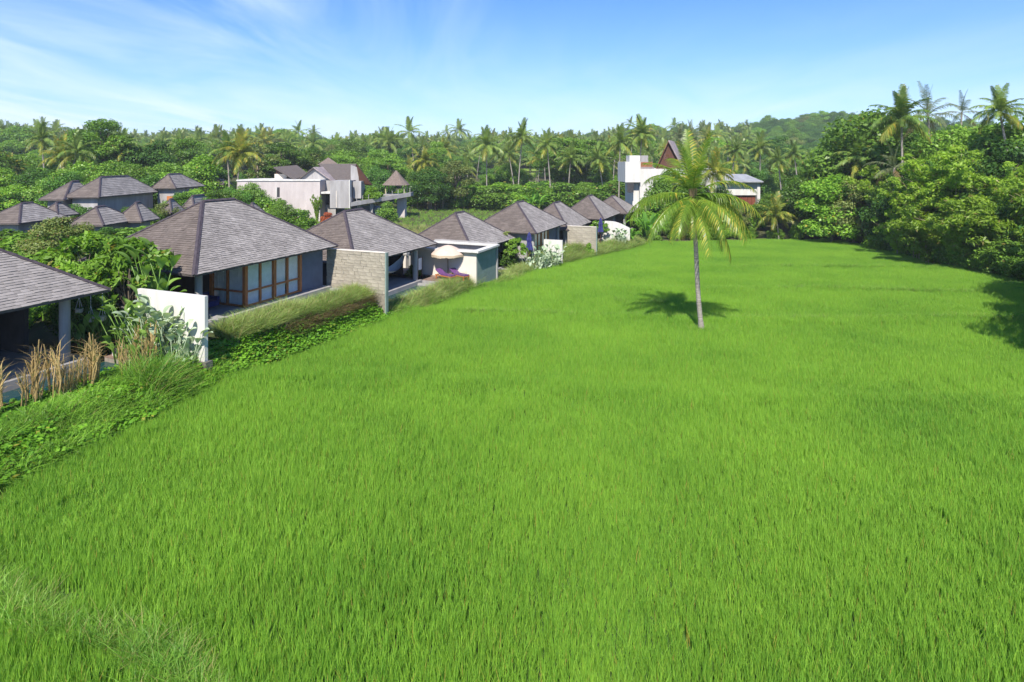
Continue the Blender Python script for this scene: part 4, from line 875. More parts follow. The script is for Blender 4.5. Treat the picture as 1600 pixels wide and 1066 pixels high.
tree_kind('layered', 'crown', 11, [(6.5, 3.6, 7, 1.7, .42), (8.2, 3.4, 8, 1.6, .40), (9.6, 2.4, 6, 1.5, .38), (10.5, .9, 3, 1.2, .35), (5.3, 2.2, 3, 1.2, .5)], 12000, .19, 6.5, .24, 3, shell=.3)
tree_kind('tall', 'crown', 14, [(7.5, 1.7, 5, 1.2, .8), (9.3, 2.1, 7, 1.4, .8), (11.2, 1.8, 6, 1.35, .8), (12.9, .9, 4, 1.1, .8), (9.8, 0, 1, 1.6, 1)], 12000, .19, 9, .2, 4)
tree_kind('bright', 'crown_bright', 7, [(1.8, 1.7, 6, 1.0, .8), (3.4, 1.9, 7, 1.1, .8), (5.0, 1.4, 6, 1.0, .8), (6.2, .5, 3, .8, .8), (3.4, 0, 1, 1.4, 1)], 9000, .16, 3, .14, 5)
tree_kind('olive', 'crown_olive', 8, [(3.0, 2.0, 6, 1.1, .7), (4.8, 2.3, 8, 1.2, .7), (6.4, 1.7, 6, 1.1, .7), (7.4, .6, 3, .9, .7)], 10000, .16, 4, .18, 6, shell=.4)
tree_kind('airy', 'crown_olive', 11, [(5.5, 2.2, 5, .8, .6), (7.4, 2.6, 7, .9, .6), (9.2, 2.1, 6, .8, .6), (10.4, .8, 3, .7, .6)], 4200, .17, 7, .16, 7, shell=.2)
tree_kind('bush', 'crown', 3, [(.7, .9, 6, .65, .85), (1.5, .9, 6, .65, .85), (2.3, .4, 4, .55, .8), (1.2, 0, 1, .9, 1)], 5200, .13, 1, .06, 8)
tree_kind('bush_bright', 'crown_bright', 3, [(.6, .9, 6, .65, .85), (1.4, .95, 6, .6, .85), (2.2, .45, 4, .55, .8), (1.1, 0, 1, .9, 1)], 5200, .13, 1, .06, 9)
tree_kind('frangipani', 'crown_bright', 4, [(2.2, 1.3, 8, .42, .7), (2.9, 1.2, 8, .42, .7), (3.5, .6, 5, .4, .7)], 3800, .125, 1.2, .10, 10, shell=.2, aspect=2.4)
tree_kind('frangipani_airy', 'crown_olive', 4, [(2.2, 1.4, 9, .30, .6), (2.9, 1.3, 9, .30, .6), (3.5, .7, 6, .3, .6)], 2400, .13, 1.2, .09, 11, shell=.2, aspect=2.4)
def bamboo_kind(key, seed, H, spread, n, nleaf):
    r = rng(seed); mb = MB(); C = []; Rr = []
    for k in range(n):
        a = r.uniform(0, 2*np.pi); b0 = r.uniform(0, .8); reach = r.uniform(.35, 1)*spread; h = H*r.uniform(.6, 1); pts = []
        for i in range(8):
            q = i/7; rad = b0 + reach*q**2.3; pts.append((rad*math.cos(a), rad*math.sin(a), h*(1.12*q - .22*q**4)))
        mb.tube(pts, [.05*(1-.8*i/7) for i in range(8)], 5)
        for i in range(1, 8):
            for j in range(2):
                p = pts[i]; br = r.uniform(.35, .78)*(1.1 - .4*abs(i-5)/3); C.append((p[0]+r.normal(0, .35), p[1]+r.normal(0, .35), p[2]+r.normal(0, .25))); Rr.append((br, br, br*.75))
    v_, f_ = leaf_cards(r, C, Rr, nleaf, .11, 3.2, .45, .15)
    TREE[key] = (npmesh(key + '_crown', v_, f_, M['bamboo']), mb.mesh(key + '_culms', M['bamboopole'], True), H)
bamboo_kind('bamboo', 51, 10, 4.2, 26, 30000); bamboo_kind('bamboo_low', 52, 6, 3.6, 20, 24000)

_rt = random.Random(77)
def tree(key, px, Y, ytop, label, cat='tree', group=None, name=None, wide=1.0, X=None, base=None, trunkname='trunk', crownname='crown'):
    """a tree of the given kind; its foot stands on the ground at distance Y, its top reaches row ytop"""
    crown, trunk, H = TREE[key]; x = X if X is not None else X_at(px, Y); zb = float(ground_z(x, Y)) if base is None else base
    h = (Z_at(ytop, Y) if ytop < 2000 else zb + H) - zb; s = max(h, 1.0)/H
    nm = name or {'bush': 'bush', 'bush_bright': 'bush', 'bamboo': 'bamboo_clump', 'bamboo_low': 'bamboo_clump', 'frangipani': 'frangipani_tree', 'frangipani_airy': 'frangipani_tree'}.get(key, 'broadleaf_tree')
    o = thing(nm, label, cat, (x, Y, zb), _rt.uniform(0, 6.28), group); sw = s*wide*_rt.uniform(.92, 1.1); o.scale = (sw, sw, s)
    link(crownname, crown, o); link('culms' if 'bamboo' in key else trunkname, trunk, o); return o

FR = {}
def frond_set(key, m, L, nl, lw, ll, segs, yellow=None):
    FR[key] = [frond_mesh(f'{key}_frond', M[m if e > -5 or not yellow else yellow], L, e, dr, nl, lw, ll, 60+i, hg, segs) for i, (e, dr, hg) in enumerate(((86, 22, .25), (62, 75, .4), (42, 85, .55), (22, 80, .7), (2, 62, .85), (-25, 45, .9)))]
frond_set('mid', 'frond', 3.6, 34, .14, 1.0, 2, 'frond_yellow')
frond_set('yellow', 'frond_yellow', 3.6, 34, .14, 1.0, 2, 'frond_yellow')
frond_set('grey', 'frond_grey', 4.2, 26, .12, .9, 2, 'frond_dead')
frond_set('hero', 'frond_hero', 4.3, 58, .066, .98, 3, 'frond_hero')
def palm_trunk(h, lean=(0, 0), r=.16, seed=0, n=10, rings=False, m='palmbark'):
    mb = MB(); pts = []; rd = []; k = 40 if rings else n
    for i in range(k+1):
        q = i/k; pts.append((lean[0]*(q**1.6), lean[1]*(q**1.6), -.3 + (h+.3)*q)); rr = r*(1.35 - .35*min(1, q*5))*(1 - .3*q); rd.append(rr*(1 + (.06 if rings and i % 2 else 0)))
    mb.tube(pts, rd, 10 if rings else 7); return mb.mesh('trunk', M[m], True)
PT = [palm_trunk(10, (l1, l2), .15, i) for i, (l1, l2) in enumerate(((.3, .1), (-.6, .3), (.9, -.2), (-1.3, .4)))]; PTL = [(.3, .1), (-.6, .3), (.9, -.2), (-1.3, .4)]
def palm(px, Y, ycrown, label, group=None, key='mid', nf=15, fs=1.0, X=None, li=None, cat='palm tree', name='coconut_palm', reach=None, nuts=True, dead=0):
    x = X if X is not None else X_at(px, Y); zb = float(ground_z(x, Y)); h = Z_at(ycrown, Y) - zb; k = _rt.randrange(4) if li is None else li
    o = thing(name, label, cat, (x - PTL[k][0]*h/10, Y, zb), 0, group)
    link('trunk', PT[k], o, None, None, (max(.8, min(1.2, h/11)), max(.8, min(1.2, h/11)), h/10)); w = max(.8, min(1.2, h/11))
    top = (PTL[k][0]*w, PTL[k][1]*w, h-.1); o.location.x = x - top[0]
    o.rotation_euler = (_rt.uniform(-.05, .05), _rt.uniform(-.05, .05), 0)
    a0 = _rt.uniform(0, 6.28); fs *= _rt.uniform(.85, 1.1); nf = int(nf*_rt.uniform(.75, 1.05))
    for i in range(nf):
        q = i/nf; vi = min(5, int(q*6)); sc = fs*_rt.uniform(.86, 1.1)
        link('frond', FR[key][vi], o, top, (_rt.uniform(-.12, .12), _rt.uniform(-.1, .1), a0 + i*2.4), (sc, sc, sc))
    if nuts:
        m_ = MB(); rr = random.Random(k)
        for j in range(7):
            a = j*.9; c = (.28*math.cos(a), .28*math.sin(a), -.35 - .12*(j % 2)); b = len(m_.v); u_, w_ = 5, 4
            m_.tube([(c[0], c[1], c[2]-.14), (c[0], c[1], c[2]-.08), (c[0], c[1], c[2]+.05), (c[0], c[1], c[2]+.13)], [.04, .12, .12, .04], 6)
        link('coconuts', NUTS if 'NUTS' in globals() else m_.mesh('coconuts', M['nut'], True), o, top)
    return o

# lone coconut palm in the field
def hero_palm():
    x, y = 11.45, 36.2; zb = float(field_z(x, y)); zt = Z_at(318, 35.9)+.35
    o = thing('coconut_palm', 'lone coconut palm with a leaning grey trunk standing in the rice field', 'palm tree', (x, y, zb), 0)
    h = zt - zb; pts = []; rd = []; k = 46
    for i in range(k+1):
        q = i/k; lx = -.62*min(1, q*1.15)**1.1 - .06*math.sin(q*6); pts.append((lx, -.1*q, -.25 + (h+.25)*q)); rd.append((.145 + .09*max(0, 1-q*8) - .03*q)*(1 + (.09 if i % 2 else 0)) )
    mb = MB(); mb.tube(pts, rd, 12); mb.build('trunk', M['palmbark'], o, smooth=True); top = Vector(pts[-1])
    mb = MB()
    for i in range(14):
        a = i*2.4; d = Vector((math.cos(a), math.sin(a), 0)); mb.tube([top + Vector((0, 0, -.35)), top + d*.14 + Vector((0, 0, .05)), top + d*.22 + Vector((0, 0, .55))], [.09, .08, .03], 6)
    mb.build('leaf_sheaths', M['drygrass'], o)
    spec = [(180, 1, .82, -3), (197, 4, .80, 0), (-120, 4, .86, 0), (-72, 4, .82, 0), (-45, 4, .92, 4), (-8, 2, .86, 0), (14, 3, .90, 0), (-20, 4, .88, 0), (32, 3, .9, 0), (150, 3, .9, 0),
            (-100, 5, .62, 0), (215, 5, .75, 0), (100, 1, .9, 0), (62, 1, .85, 0), (88, 0, .9, 0), (-60, 0, .85, 0), (-150, 0, .75, 0), (75, 2, 1., 0), (120, 2, 1., 0), (100, 4, .9, 0), (166, 3, 1.0, 0), (40, 3, .95, 0), (-12, 3, 1.0, 0), (190, 3, 1.0, 0), (5, 5, .85, 0), (-28, 5, .95, 0), (-85, 5, .9, 0), (205, 4, .95, 0), (-5, 4, .95, 0), (-90, 1, .75, 0)]
    for (az, vi, sc, rl) in spec: link('frond', FR['hero'][vi], o, top + Vector((0, 0, .1)), (R(_rt.uniform(-6, 6)), R(_rt.uniform(-4, 4) + (13 if vi >= 3 else 0)), R(az)), (sc*1.08,)*3)
    d_ = FR['hero'][5].copy(); d_.materials.clear(); d_.materials.append(M['frond_dead'])
    for az, ry in ((-150, .45), (-20, .5)): link('dead_frond', d_, o, top + Vector((0, 0, -.1)), (0, ry, R(az)), (.6, .6, .6))
    mb = MB()
    for j in range(9):
        a = j*.75; c = top + Vector((.3*math.cos(a), .3*math.sin(a), -.18 - .15*(j % 2))); mb.tube([c + Vector((0, 0, -.12)), c + Vector((0, 0, -.07)), c + Vector((0, 0, .05)), c + Vector((0, 0, .11))], [.03, .10, .10, .03], 7)
    mb.build('coconuts', M['nut'], o, smooth=True)
hero_palm()

m_ = MB()
for j in range(7):
    a = j*.9; c = (.28*math.cos(a), .28*math.sin(a), -.35 - .12*(j % 2)); m_.tube([(c[0], c[1], c[2]-.14), (c[0], c[1], c[2]-.08), (c[0], c[1], c[2]+.05), (c[0], c[1], c[2]+.13)], [.04, .12, .12, .04], 6)
NUTS = m_.mesh('coconuts', M['nut'], True)
LOOK = {'round': 'leafy round headed tree', 'round_dark': 'dark green rounded tree', 'olive': 'olive brown tree', 'layered': 'tree with flat layered boughs', 'bright': 'bright yellow green tree', 'bush': 'dark green bush', 'bush_bright': 'light green bush', 'bamboo': 'feathery bamboo', 'mid': 'green coconut palm', 'yellow': 'yellowish coconut palm'}
PLACES = [(60, 'behind the far left roofs'), (150, 'behind the largest far left house'), (240, 'left of the ochre stone house'), (340, 'behind the ochre stone house'), (430, 'left behind the concrete house'), (520, 'behind the concrete house gables'), (600, 'behind the walkway'), (660, 'behind the gazebo'), (740, 'right of the gazebo'),
          (800, 'under the first palms of the middle row'), (860, 'beyond the tallest palm of the middle row'), (930, 'beyond the fourth and fifth villas'), (990, 'beside the left end of the white house'), (1060, 'behind the white rooftop room'), (1130, 'behind the crown of the lone palm'), (1200, 'behind the grey roofed wing'), (1270, 'below the far wooded hill'), (1340, 'left of the great domed tree'), (1420, 'by the ragged palm'), (1500, 'behind the tallest bamboo'), (1570, 'under the right edge palm'), (9999, 'at the right picture edge')]
def where(px, Y, near, far):
    for lim, w in PLACES:
        if px < lim: break
    return w + (', front rank' if Y < near else ', rear rank' if Y > far else ', middle rank')
# palms: (px, Y, crown centre row, key, frond scale, label)
for (px, Y, yc, key, fs, lab) in [
    (60, 125, 218, 'mid', 1.15, 'tall coconut palm at the far left skyline'), (100, 112, 243, 'yellow', 1.1, 'yellowish coconut palm left of the largest far house, leaning outwards'),
    (117, 110, 238, 'mid', 1.2, 'coconut palm just right of the yellowish one by the largest far house'), (190, 118, 228, 'mid', 1.15, 'coconut palm against the big tall tree on the left'),
    (14, 120, 262, 'yellow', 1.0, 'short yellow green palm at the left picture edge'), (142, 128, 238, 'mid', 1.0, 'slim palm left of the tall round tree'),
    (354, 118, 234, 'mid', 1.15, 'coconut palm with clean skyline crown beside the concrete house'), (371, 116, 240, 'yellow', 1.25, 'coconut palm with drooping yellow fronds beside the concrete house'),
    (763, 160, 226, 'mid', 1.5, 'tall coconut palm with full crown, left one of the middle row'), (796, 168, 238, 'mid', 1.25, 'shorter palm between the two tallest palms of the middle row'),
    (815, 160, 214, 'mid', 1.45, 'tallest coconut palm of the middle row on a slanting pale trunk'), (857, 152, 226, 'mid', 1.4, 'coconut palm on a long pale trunk behind the fourth villa roof'),
    (888, 150, 248, 'mid', 1.25, 'coconut palm behind the dip between the fourth and fifth villa roofs'), (936, 146, 250, 'mid', 1.25, 'lower coconut palm left of the white house'),
    (969, 140, 222, 'mid', 1.3, 'coconut palm touching the left end of the white house'), (1004, 142, 212, 'mid', 1.35, 'tall coconut palm directly behind the white rooftop room'),
    (1082, 160, 214, 'grey', 1.1, 'dark topped palm just above the head of the lone palm'), (1060, 172, 216, 'grey', 1.0, 'grey green palm behind the brown gable'),
    (1110, 100, 268, 'yellow', 1.1, 'light green palm right behind the crown of the lone palm'), (1145, 160, 236, 'mid', 1.2, 'palm above the grey roof of the white house wing'),
    (1190, 150, 232, 'mid', 1.2, 'palm above the right end of the white house'), (1218, 140, 252, 'mid', 1.1, 'palm over the gap right of the white house'), (1245, 150, 240, 'mid', 1.0, 'palm below the far wooded hill'),
    (668, 136, 288, 'yellow', 1.1, 'low sprawling palm right of the gazebo'), (660, 150, 252, 'yellow', 1.2, 'yellow green palm behind the low sprawling one'), (728, 175, 262, 'mid', 1.0, 'small palm left of the middle row'),
    (1345, 92, 246, 'mid', 1.2, 'arching palm in front of the great dark tree at the right'), (1572, 72, 172, 'mid', .95, 'palm against the sky near the right edge with hanging yellow fronds'),
    (1212, 95, 335, 'yellow', 1.0, 'low yellow fronded palm at the far edge of the rice')]:
    palm(px, Y, yc, lab, key=key, fs=fs, nf=24)
p = palm(1417, 82, 184, 'big dense palm on the skyline above the bamboo', key='mid', fs=1.35, nf=26, li=0)
palm(1452, 88, 180, 'upright grey green feathery palm beside the big dense palm', key='grey', fs=1.35, nf=14, li=1, name='sugar_palm', nuts=False)
palm(1500, 96, 176, 'thin feathery palm between the big dense palm and the right edge palm', key='grey', fs=.9, nf=12, li=0, name='sugar_palm', nuts=False)
palm(1398, 80, 262, 'ragged palm with dead hanging fronds under the big dense palm', key='grey', fs=1.0, nf=14, li=0, name='sugar_palm', nuts=False)

# broadleaf trees: (kind, px, Y, top row, width, label)
for (k, px, Y, yt, wd, lab) in [
    ('tall', 162, 118, 184, 1.35, 'tallest round headed tree on the left skyline above the far houses'), ('round_dark', 232, 122, 219, 1.0, 'broad dark tree behind the small house left of centre'),
    ('layered', 288, 132, 215, .95, 'open layered tree with sky showing through, left'), ('round_dark', 75, 110, 262, 1.2, 'dark rounded tree before the far left palms'), ('round', 30, 130, 240, 1.2, 'leafy tree at the far left edge under the skyline'),
    ('round', -20, 118, 228, 1.2, 'tree filling the left picture edge'), ('round_dark', 10, 100, 282, .9, 'low dark tree at the left edge above the roofs'), ('bright', 320, 120, 238, 1.0, 'bright green slender tree left of the palm pair'),
    ('airy', 402, 135, 214, 1.0, 'airy thin leaved tree just right of the palm pair'), ('layered', 440, 140, 222, 1.0, 'layered tree behind the concrete house'), ('round', 488, 150, 231, 1.1, 'rounded tree behind the concrete house gables'),
    ('round', 545, 165, 234, 1.0, 'tree between the concrete house and the grove'), ('round', 590, 160, 233, 1.0, 'round tree above the gazebo'), ('tall', 683, 180, 220, .9, 'pointed dark tree poking out of the grove'),
    ('olive', 712, 140, 252, 1.1, 'olive brown tree in the middle of the grove'), ('round_dark', 590, 135, 258, .8, 'dark blue green tree beside the gazebo'), ('layered', 880, 175, 214, 1.3, 'flat topped tree behind the middle palms'), ('layered', 915, 180, 217, 1.2, 'second flat topped tree right of the other flat topped tree'),
    ('round_dark', 842, 150, 284, .9, 'dense green tree behind the fourth villa roof'), ('round', 912, 146, 284, .9, 'dense tree behind the fifth and sixth villa roofs'), ('round', 1130, 150, 255, 1.1, 'tree over the white house wing'),
    ('round_dark', 1185, 148, 262, .8, 'dark blue green tree behind the white house wing'), ('round', 1365, 98, 172, 1.25, 'great domed tree, highest broad crown on the right'), ('round_dark', 1320, 100, 225, 1.1, 'dark tree left of the great domed tree'),
    ('round_dark', 1240, 112, 282, 1.0, 'dark green tree right of the white house'), ('round', 1270, 98, 262, 1.0, 'green tree at the far edge right of the low palm'), ('bright', 1300, 91, 268, 1.25, 'bright yellow green tree on a pale trunk at the rice edge'),
    ('olive', 1335, 89, 282, 1.0, 'olive tree beside the bright one at the rice edge'), ('round_dark', 1385, 84, 285, .8, 'dark shady tree behind the olive one'), ('round_dark', 1440, 78, 250, .9, 'dark tree inside the right wood'),
    ('round', 1500, 85, 196, .9, 'rounded tree on the right skyline between the palms'), ('round', 1545, 80, 194, .9, 'leafy tree left of the right edge palm'), ('round_dark', 1590, 66, 220, .9, 'dark tree at the right picture edge'), ('round', 1620, 74, 180, 1.1, 'tree leaving the picture at the right edge'),
    ('round_dark', 1590, 60, 300, .8, 'low dark tree at the right edge behind the bamboo')]:
    tree(k, px, Y, yt, lab, wide=wd)
for (k, px, Y, yt, wd, lab) in [('bamboo', 1440, 72, 262, 1.0, 'feathery bamboo below the ragged palm'), ('bamboo', 1490, 70, 215, 1.0, 'tallest bamboo clump in the right wood'), ('bamboo', 1560, 66, 235, 1.0, 'tall bamboo clump near the right edge'),
    ('bamboo_low', 1460, 68, 315, 1.0, 'low yellow green bamboo leaning over the rice'), ('bamboo_low', 1520, 63, 300, 1.05, 'low bamboo bulging over the rice edge'), ('bamboo_low', 1578, 60, 300, 1.0, 'rightmost low bamboo over the rice edge'), ('bamboo', 1640, 58, 240, 1.0, 'bamboo leaving the picture at the right'), ('bamboo_low', 1410, 76, 320, .8, 'small bamboo by the dead hanging fronds')]:
    tree(k, px, Y, yt, lab, cat='bamboo', wide=wd)
for (k, X, Y, h) in [('round_dark', 35.8, 33.0, 10.5), ('round_dark', 31.6, 27.5, 11.5), ('round', 40.5, 38.0, 12.0), ('round_dark', 43.5, 43.5, 10.0), ('bamboo', 47.5, 49.5, 9.0)]:
    c, t_, H = TREE[k]; o = tree(k, 0, Y, 9999, 'tree beside the rice beyond the right picture edge, casting shade on the field', X=X, group='trees beyond the right picture edge'); o.scale = (h/H,)*3
# undergrowth along the far and right edges of the rice
rr = random.Random(3)
EDGEPTS = [(17, 92.5), (27, 94.5), (37.7, 95.5), (49, 95.5), (54.5, 88), (56.5, 80.5), (54.5, 70), (53, 60.5), (49, 53)]
n = 0
for i in range(len(EDGEPTS)-1):
    a, b = Vector(EDGEPTS[i]), Vector(EDGEPTS[i+1]); m = int((b-a).length/2.0)
    for k in range(m):
        q = a.lerp(b, (k+rr.uniform(.1, .9))/m); key = rr.choice(['bush', 'bush', 'bush_bright', 'bush'])
        o = tree(key, 0, q.y + rr.uniform(-.5, 2.5), 9999, {'bush': 'low dark bush at the far rice edge ', 'bush_bright': 'low light green bush at the far rice edge '}[key] + ['by the villa row end', 'right of the banana plants', 'before the white house', 'right of the white house', 'behind the low palm', 'under the domed tree', 'under the olive tree', 'under the bamboo'][i], 'bush', 'bushes along the far edge of the rice', X=q.x + rr.uniform(-.3, 1.5)); o.scale = [v_*rr.uniform(.5, 1.1) for v_ in o.scale]
for i in range(34):
    q = i/33; px = 1375 + 240*q; Y = np.interp(px, [1375, 1440, 1520, 1600, 1640], [83, 74, 62.5, 56, 53]) + rr.uniform(-.6, .8); x = X_at(px, Y); kk = rr.choice(['bush', 'bush_bright', 'bush'])
    o = tree(kk, 0, Y, 9999, LOOK[kk] + ' under the bamboo, ' + ['by the ragged palm', 'below the tallest clump', 'below the middle clump', 'below the right clump', 'at the very right'][int(q*4.99)], 'bush', 'bushes under the right hand bamboo', X=x); f = rr.uniform(.6, 1.3); o.scale = (f*1.2, f*1.2, f)
# grove behind the villas: countable trees and palms
for k in range(46):
    px = rr.uniform(560, 1300); Y = rr.uniform(178, 250); yt = rr.uniform(226, 262) + (rr.uniform(0, 20) if px > 1100 else 0)
    kk = rr.choice(['mid', 'mid', 'yellow']); palm(px, Y, yt, LOOK[kk] + ' ' + where(px, Y, 200, 225), 'palms of the far grove', key=kk, fs=rr.uniform(1.0, 1.4), nf=12, nuts=False)
for k in range(70):
    px = rr.uniform(-40, 1330); Y = rr.uniform(135, 240); x = X_at(px, Y)
    if 340 < px < 660 and Y < 140: Y += 30
    if 690 < px < 1000: Y = 172 + (Y-135)*.6
    yt = rr.uniform(240, 272); kk = rr.choice(['round', 'round_dark', 'olive', 'layered', 'bright', 'round']); tree(kk, px, Y, yt, LOOK[kk] + ' ' + where(px, Y, 165, 205), group='trees of the wood behind the houses', wide=rr.uniform(1., 1.4))
for k in range(60):
    px = rr.uniform(640, 1010); Y = rr.uniform(142, 166); kk = rr.choice(['bush', 'bush_bright', 'bush_bright']); tree(kk, px, Y, rr.uniform(276, 296), LOOK[kk] + ' ' + where(px, Y, 150, 158), 'bush', 'bushes of the thicket behind the villas', wide=1.5)
for k in range(26):
    px = rr.uniform(1120, 1360); Y = rr.uniform(100, 130); kk = rr.choice(['bush', 'bush_bright', 'round', 'olive']); tree(kk, px, Y, rr.uniform(290, 335), 'low ' + LOOK[kk] + ' ' + where(px, Y, 110, 120), 'tree', 'undergrowth right of the white house', wide=1.3)
for k in range(24):
    px = rr.uniform(1400, 1640); Y = rr.uniform(74, 100); kk = rr.choice(['round_dark', 'round', 'bamboo']); tree(kk, px, Y, rr.uniform(235, 300), 'shaded ' + LOOK[kk] + ' ' + where(px, Y, 82, 91), 'tree', 'trees deep in the right hand wood', wide=1.0)
for k in range(40):
    px = rr.uniform(-60, 345); Y = rr.uniform(98, 130); kk = rr.choice(['round_dark', 'round', 'round_dark', 'bright']); tree(kk, px, Y, rr.uniform(248, 285), LOOK[kk] + ' ' + where(px, Y, 108, 120), 'tree', 'trees of the wood behind the houses', wide=1.1)

# far wood that reads as one mass
def far_wood():
    r = rng(99); src = []
    for key in ('round', 'round_dark', 'olive', 'bright'):
        src.append(source('far_crown', TREE[key][0]))
    mb = MB(); vs_ = []; fs_ = []; b = 0
    for i in range(13):
        v_ = np.array([q.co[:] for q in FR['mid'][min(5, int(i/13*6))].vertices]); a = i*2.4; c, s_ = math.cos(a), math.sin(a); v2 = np.stack([v_[:, 0]*c - v_[:, 1]*s_, v_[:, 0]*s_ + v_[:, 1]*c, v_[:, 2] + 9], 1)
        fs_ += [tuple(x+b for x in pl.vertices) for pl in FR['mid'][min(5, int(i/13*6))].polygons]; vs_ += [tuple(x) for x in v2]; b += len(v2)
    me_ = bpy.data.meshes.new('far_palm'); me_.from_pydata(vs_, [], fs_); me_.materials.append(M['frond']); src.append(source('far_palm', me_)); me_y = me_.copy(); me_y.materials.clear(); me_y.materials.append(M['frond_yellow']); src.append(source('far_palm_yellow', me_y))
    x = []; y = []
    for (y0, y1, dens) in ((235, 330, 6.5), (330, 480, 8.5), (480, 760, 12)):
        for yy in np.arange(y0, y1, dens*.8):
            xx = np.arange(-1.05*yy, 1.05*yy, dens); x.append(xx + r.uniform(-.45, .45, len(xx))*dens); y.append(np.full(len(xx), yy) + r.uniform(-.45, .45, len(xx))*dens)
    x = np.concatenate(x); y = np.concatenate(y); px = 800 + FPX*x/y
    keep = ~((y < 300) & (px > 745) & (px < 850)); x = x[keep]; y = y[keep]; px = px[keep]; n = len(x)
    idx = r.choice(6, n, p=[.26, .20, .14, .10, .26, .04]); right = px > 1180; idx = np.where(right & (idx > 3), 1, idx)
    s = np.where(idx > 3, r.uniform(1.0, 1.5, n), r.uniform(.9, 1.35, n)); s = np.where(idx == 3, s*1.5, s); s = s*(1 + .22*np.sin(x*.021 + 2)*np.sin(x*.057 + y*.02) + np.where(r.uniform(size=n) < .05, .4, 0)); s = np.where(idx > 3, s*r.uniform(.75, 1.15, n), s)
    sc = np.stack([s*1.15, s*1.15, s], 1)
    scatter('far_wood', np.stack([x, y, ground_z(x, y) - .5], 1), r.uniform(0, 6.28, n), sc, idx, src, 'distant rising wood of broadleaf trees and coconut palms')
far_wood()
for i in range(5): MB().box(X_at(775, 262)+i*1.0, 255+i*9, 2.0+i*.9, X_at(856, 262)+i*1.0, 255+i*9+8.6, float(ground_z(X_at(815, 255), 255+i*9+5))+.15+.5*(i % 2)).build('terraced_field', M['paddyfield']).update_tag()
for o_ in [q for q in bpy.data.objects if q.name.startswith('terraced_field')]: tag(o_, kind='structure')

# ------------------------------------------------------------------ gardens and bank
for (k, px, Y, yt, wd, lab) in [('round', 1050, 104, 262, .9, 'leafy tree before the middle of the white house'), ('bush_bright', 1018, 103, 300, 1.3, 'bright bush below the cantilevered white room'), ('round_dark', 1080, 103, 278, .9, 'dark tree before the white house behind the palm crown'), ('bush', 1100, 101, 300, 1.5, 'dark bush right of the lone palm trunk before the white house'), ('round', 1125, 104, 292, .9, 'shrubby tree left of the red timber doors'), ('olive', 1147, 102, 322, .9, 'olive shrub at the foot of the red timber doors')]: tree(k, px, Y, yt, lab, wide=wd)
def big_leaf_mesh(name, m, L, W, droop, stem, seed):
    """one broad leaf on a stalk: rises along +X, curls over"""
    r = random.Random(seed); n = 8; vs_ = []; mb = MB(); p = Vector((0, 0, 0)); e = 78
    pts = [Vector((stem*.22*q*q, 0, stem*q)) for q in (0, .5, 1)]; mb.tube(pts, [.02, .016, .012], 4); p = pts[-1].copy()
    rows = []
    for i in range(n+1):
        q = i/n; w = W*math.sin(math.pi*min(1, .06+q*.94))**.75*.5 if i < n else .01; rows.append((p.copy(), w)); e -= droop/n; p += Vector((math.cos(R(e)), 0, math.sin(R(e))))*L/n
    for (q, w) in rows: vs_ += [(q.x, -w, q.z + .28*w), (q.x, 0, q.z - .02), (q.x, w, q.z + .28*w)]
    mb.add(vs_, [(3*i+j, 3*i+3+j, 3*i+4+j, 3*i+1+j) for i in range(n) for j in range(2)]); return mb.mesh(name, m, True)
BL = {'canna': [big_leaf_mesh('leaf', M['canna'], .50, .22, d, s_, 1) for d, s_ in ((20, 1.1), (60, .8), (95, .5), (70, 1.5), (60, 2.0))], 'silver': [big_leaf_mesh('leaf', M['silver'], .50, .32, d, s_, 2) for d, s_ in ((30, .8), (70, 1.2), (100, .5), (80, 1.6), (75, 2.0))],
      'banana': [big_leaf_mesh('leaf', M['banana'], 2.3, .55, d, 1.4, 3) for d in (25, 60, 95, 125)]}
def leafy(name, key, loc, n, sc, label, cat='plant', group=None, rad=.5, seed=0):
    r = random.Random(seed); o = thing(name, label, cat, loc, 0, group)
    if key == 'banana': MB().tube([(0, 0, -.3), (0, 0, 1.5)], [.13, .09], 8).build('stem', M['rachis'], o)
    for i in range(n):
        a = r.uniform(0, 6.28) if key != 'banana' else i*2.4; q = rad*math.sqrt(r.random()) if key != 'banana' else 0; s_ = sc*r.uniform(.75, 1.15)
        link('leaf', r.choice(BL[key]), o, (q*math.cos(a), q*math.sin(a), 0 if key != 'banana' else .2), (r.uniform(-.15, .15), r.uniform(-.15, .15), a if key == 'banana' else r.uniform(0, 6.28)), (s_, s_, s_))
    return o
def gpt(s, t, dz=0): p = P(s, t); return (p.x, p.y, float(ground_z(p.x, p.y)) + dz)
# against the white wall
for i, (s, t, k, n, sc, lab) in enumerate([(19.1, 23.6, 'silver', 90, 1.05, 'pale silvery big leaved plant against the white wall, nearest its free end'), (19.1, 24.9, 'silver', 100, 1.2, 'pale silvery big leaved plant in the middle of the white wall'),
    (18.9, 26.2, 'canna', 80, 1.3, 'green broad leaved plant at the inner end of the white wall'), (20.8, 27.4, 'canna', 60, 1.9, 'tall fresh green giant leaves rising behind the white wall'), (18.8, 28.4, 'canna', 60, 1.3, 'dark broad leaved plant beside the pavilion column'),
    (18.2, 24.3, 'canna', 50, .9, 'low broad leaved plant at the foot of the white wall')]):
    leafy('broadleaf_plant', k, gpt(s, t), n, sc, lab, seed=i, rad=.75)
for i, (s, t, n, sc, lab) in enumerate([(61.3, 20.3, 90, 1.0, 'silvery shrub left of the short white wall'), (60.0, 20.8, 80, .95, 'silvery shrub beside the closed navy parasol'), (58.8, 21.4, 60, .8, 'silvery leaved plant under the third villa eave'), (83.0, 17.4, 80, 1.1, 'silvery shrub before the white curved wall')]):
    leafy('silvery_shrub', 'silver', gpt(s, t), n, sc, lab, seed=20+i, rad=.9)
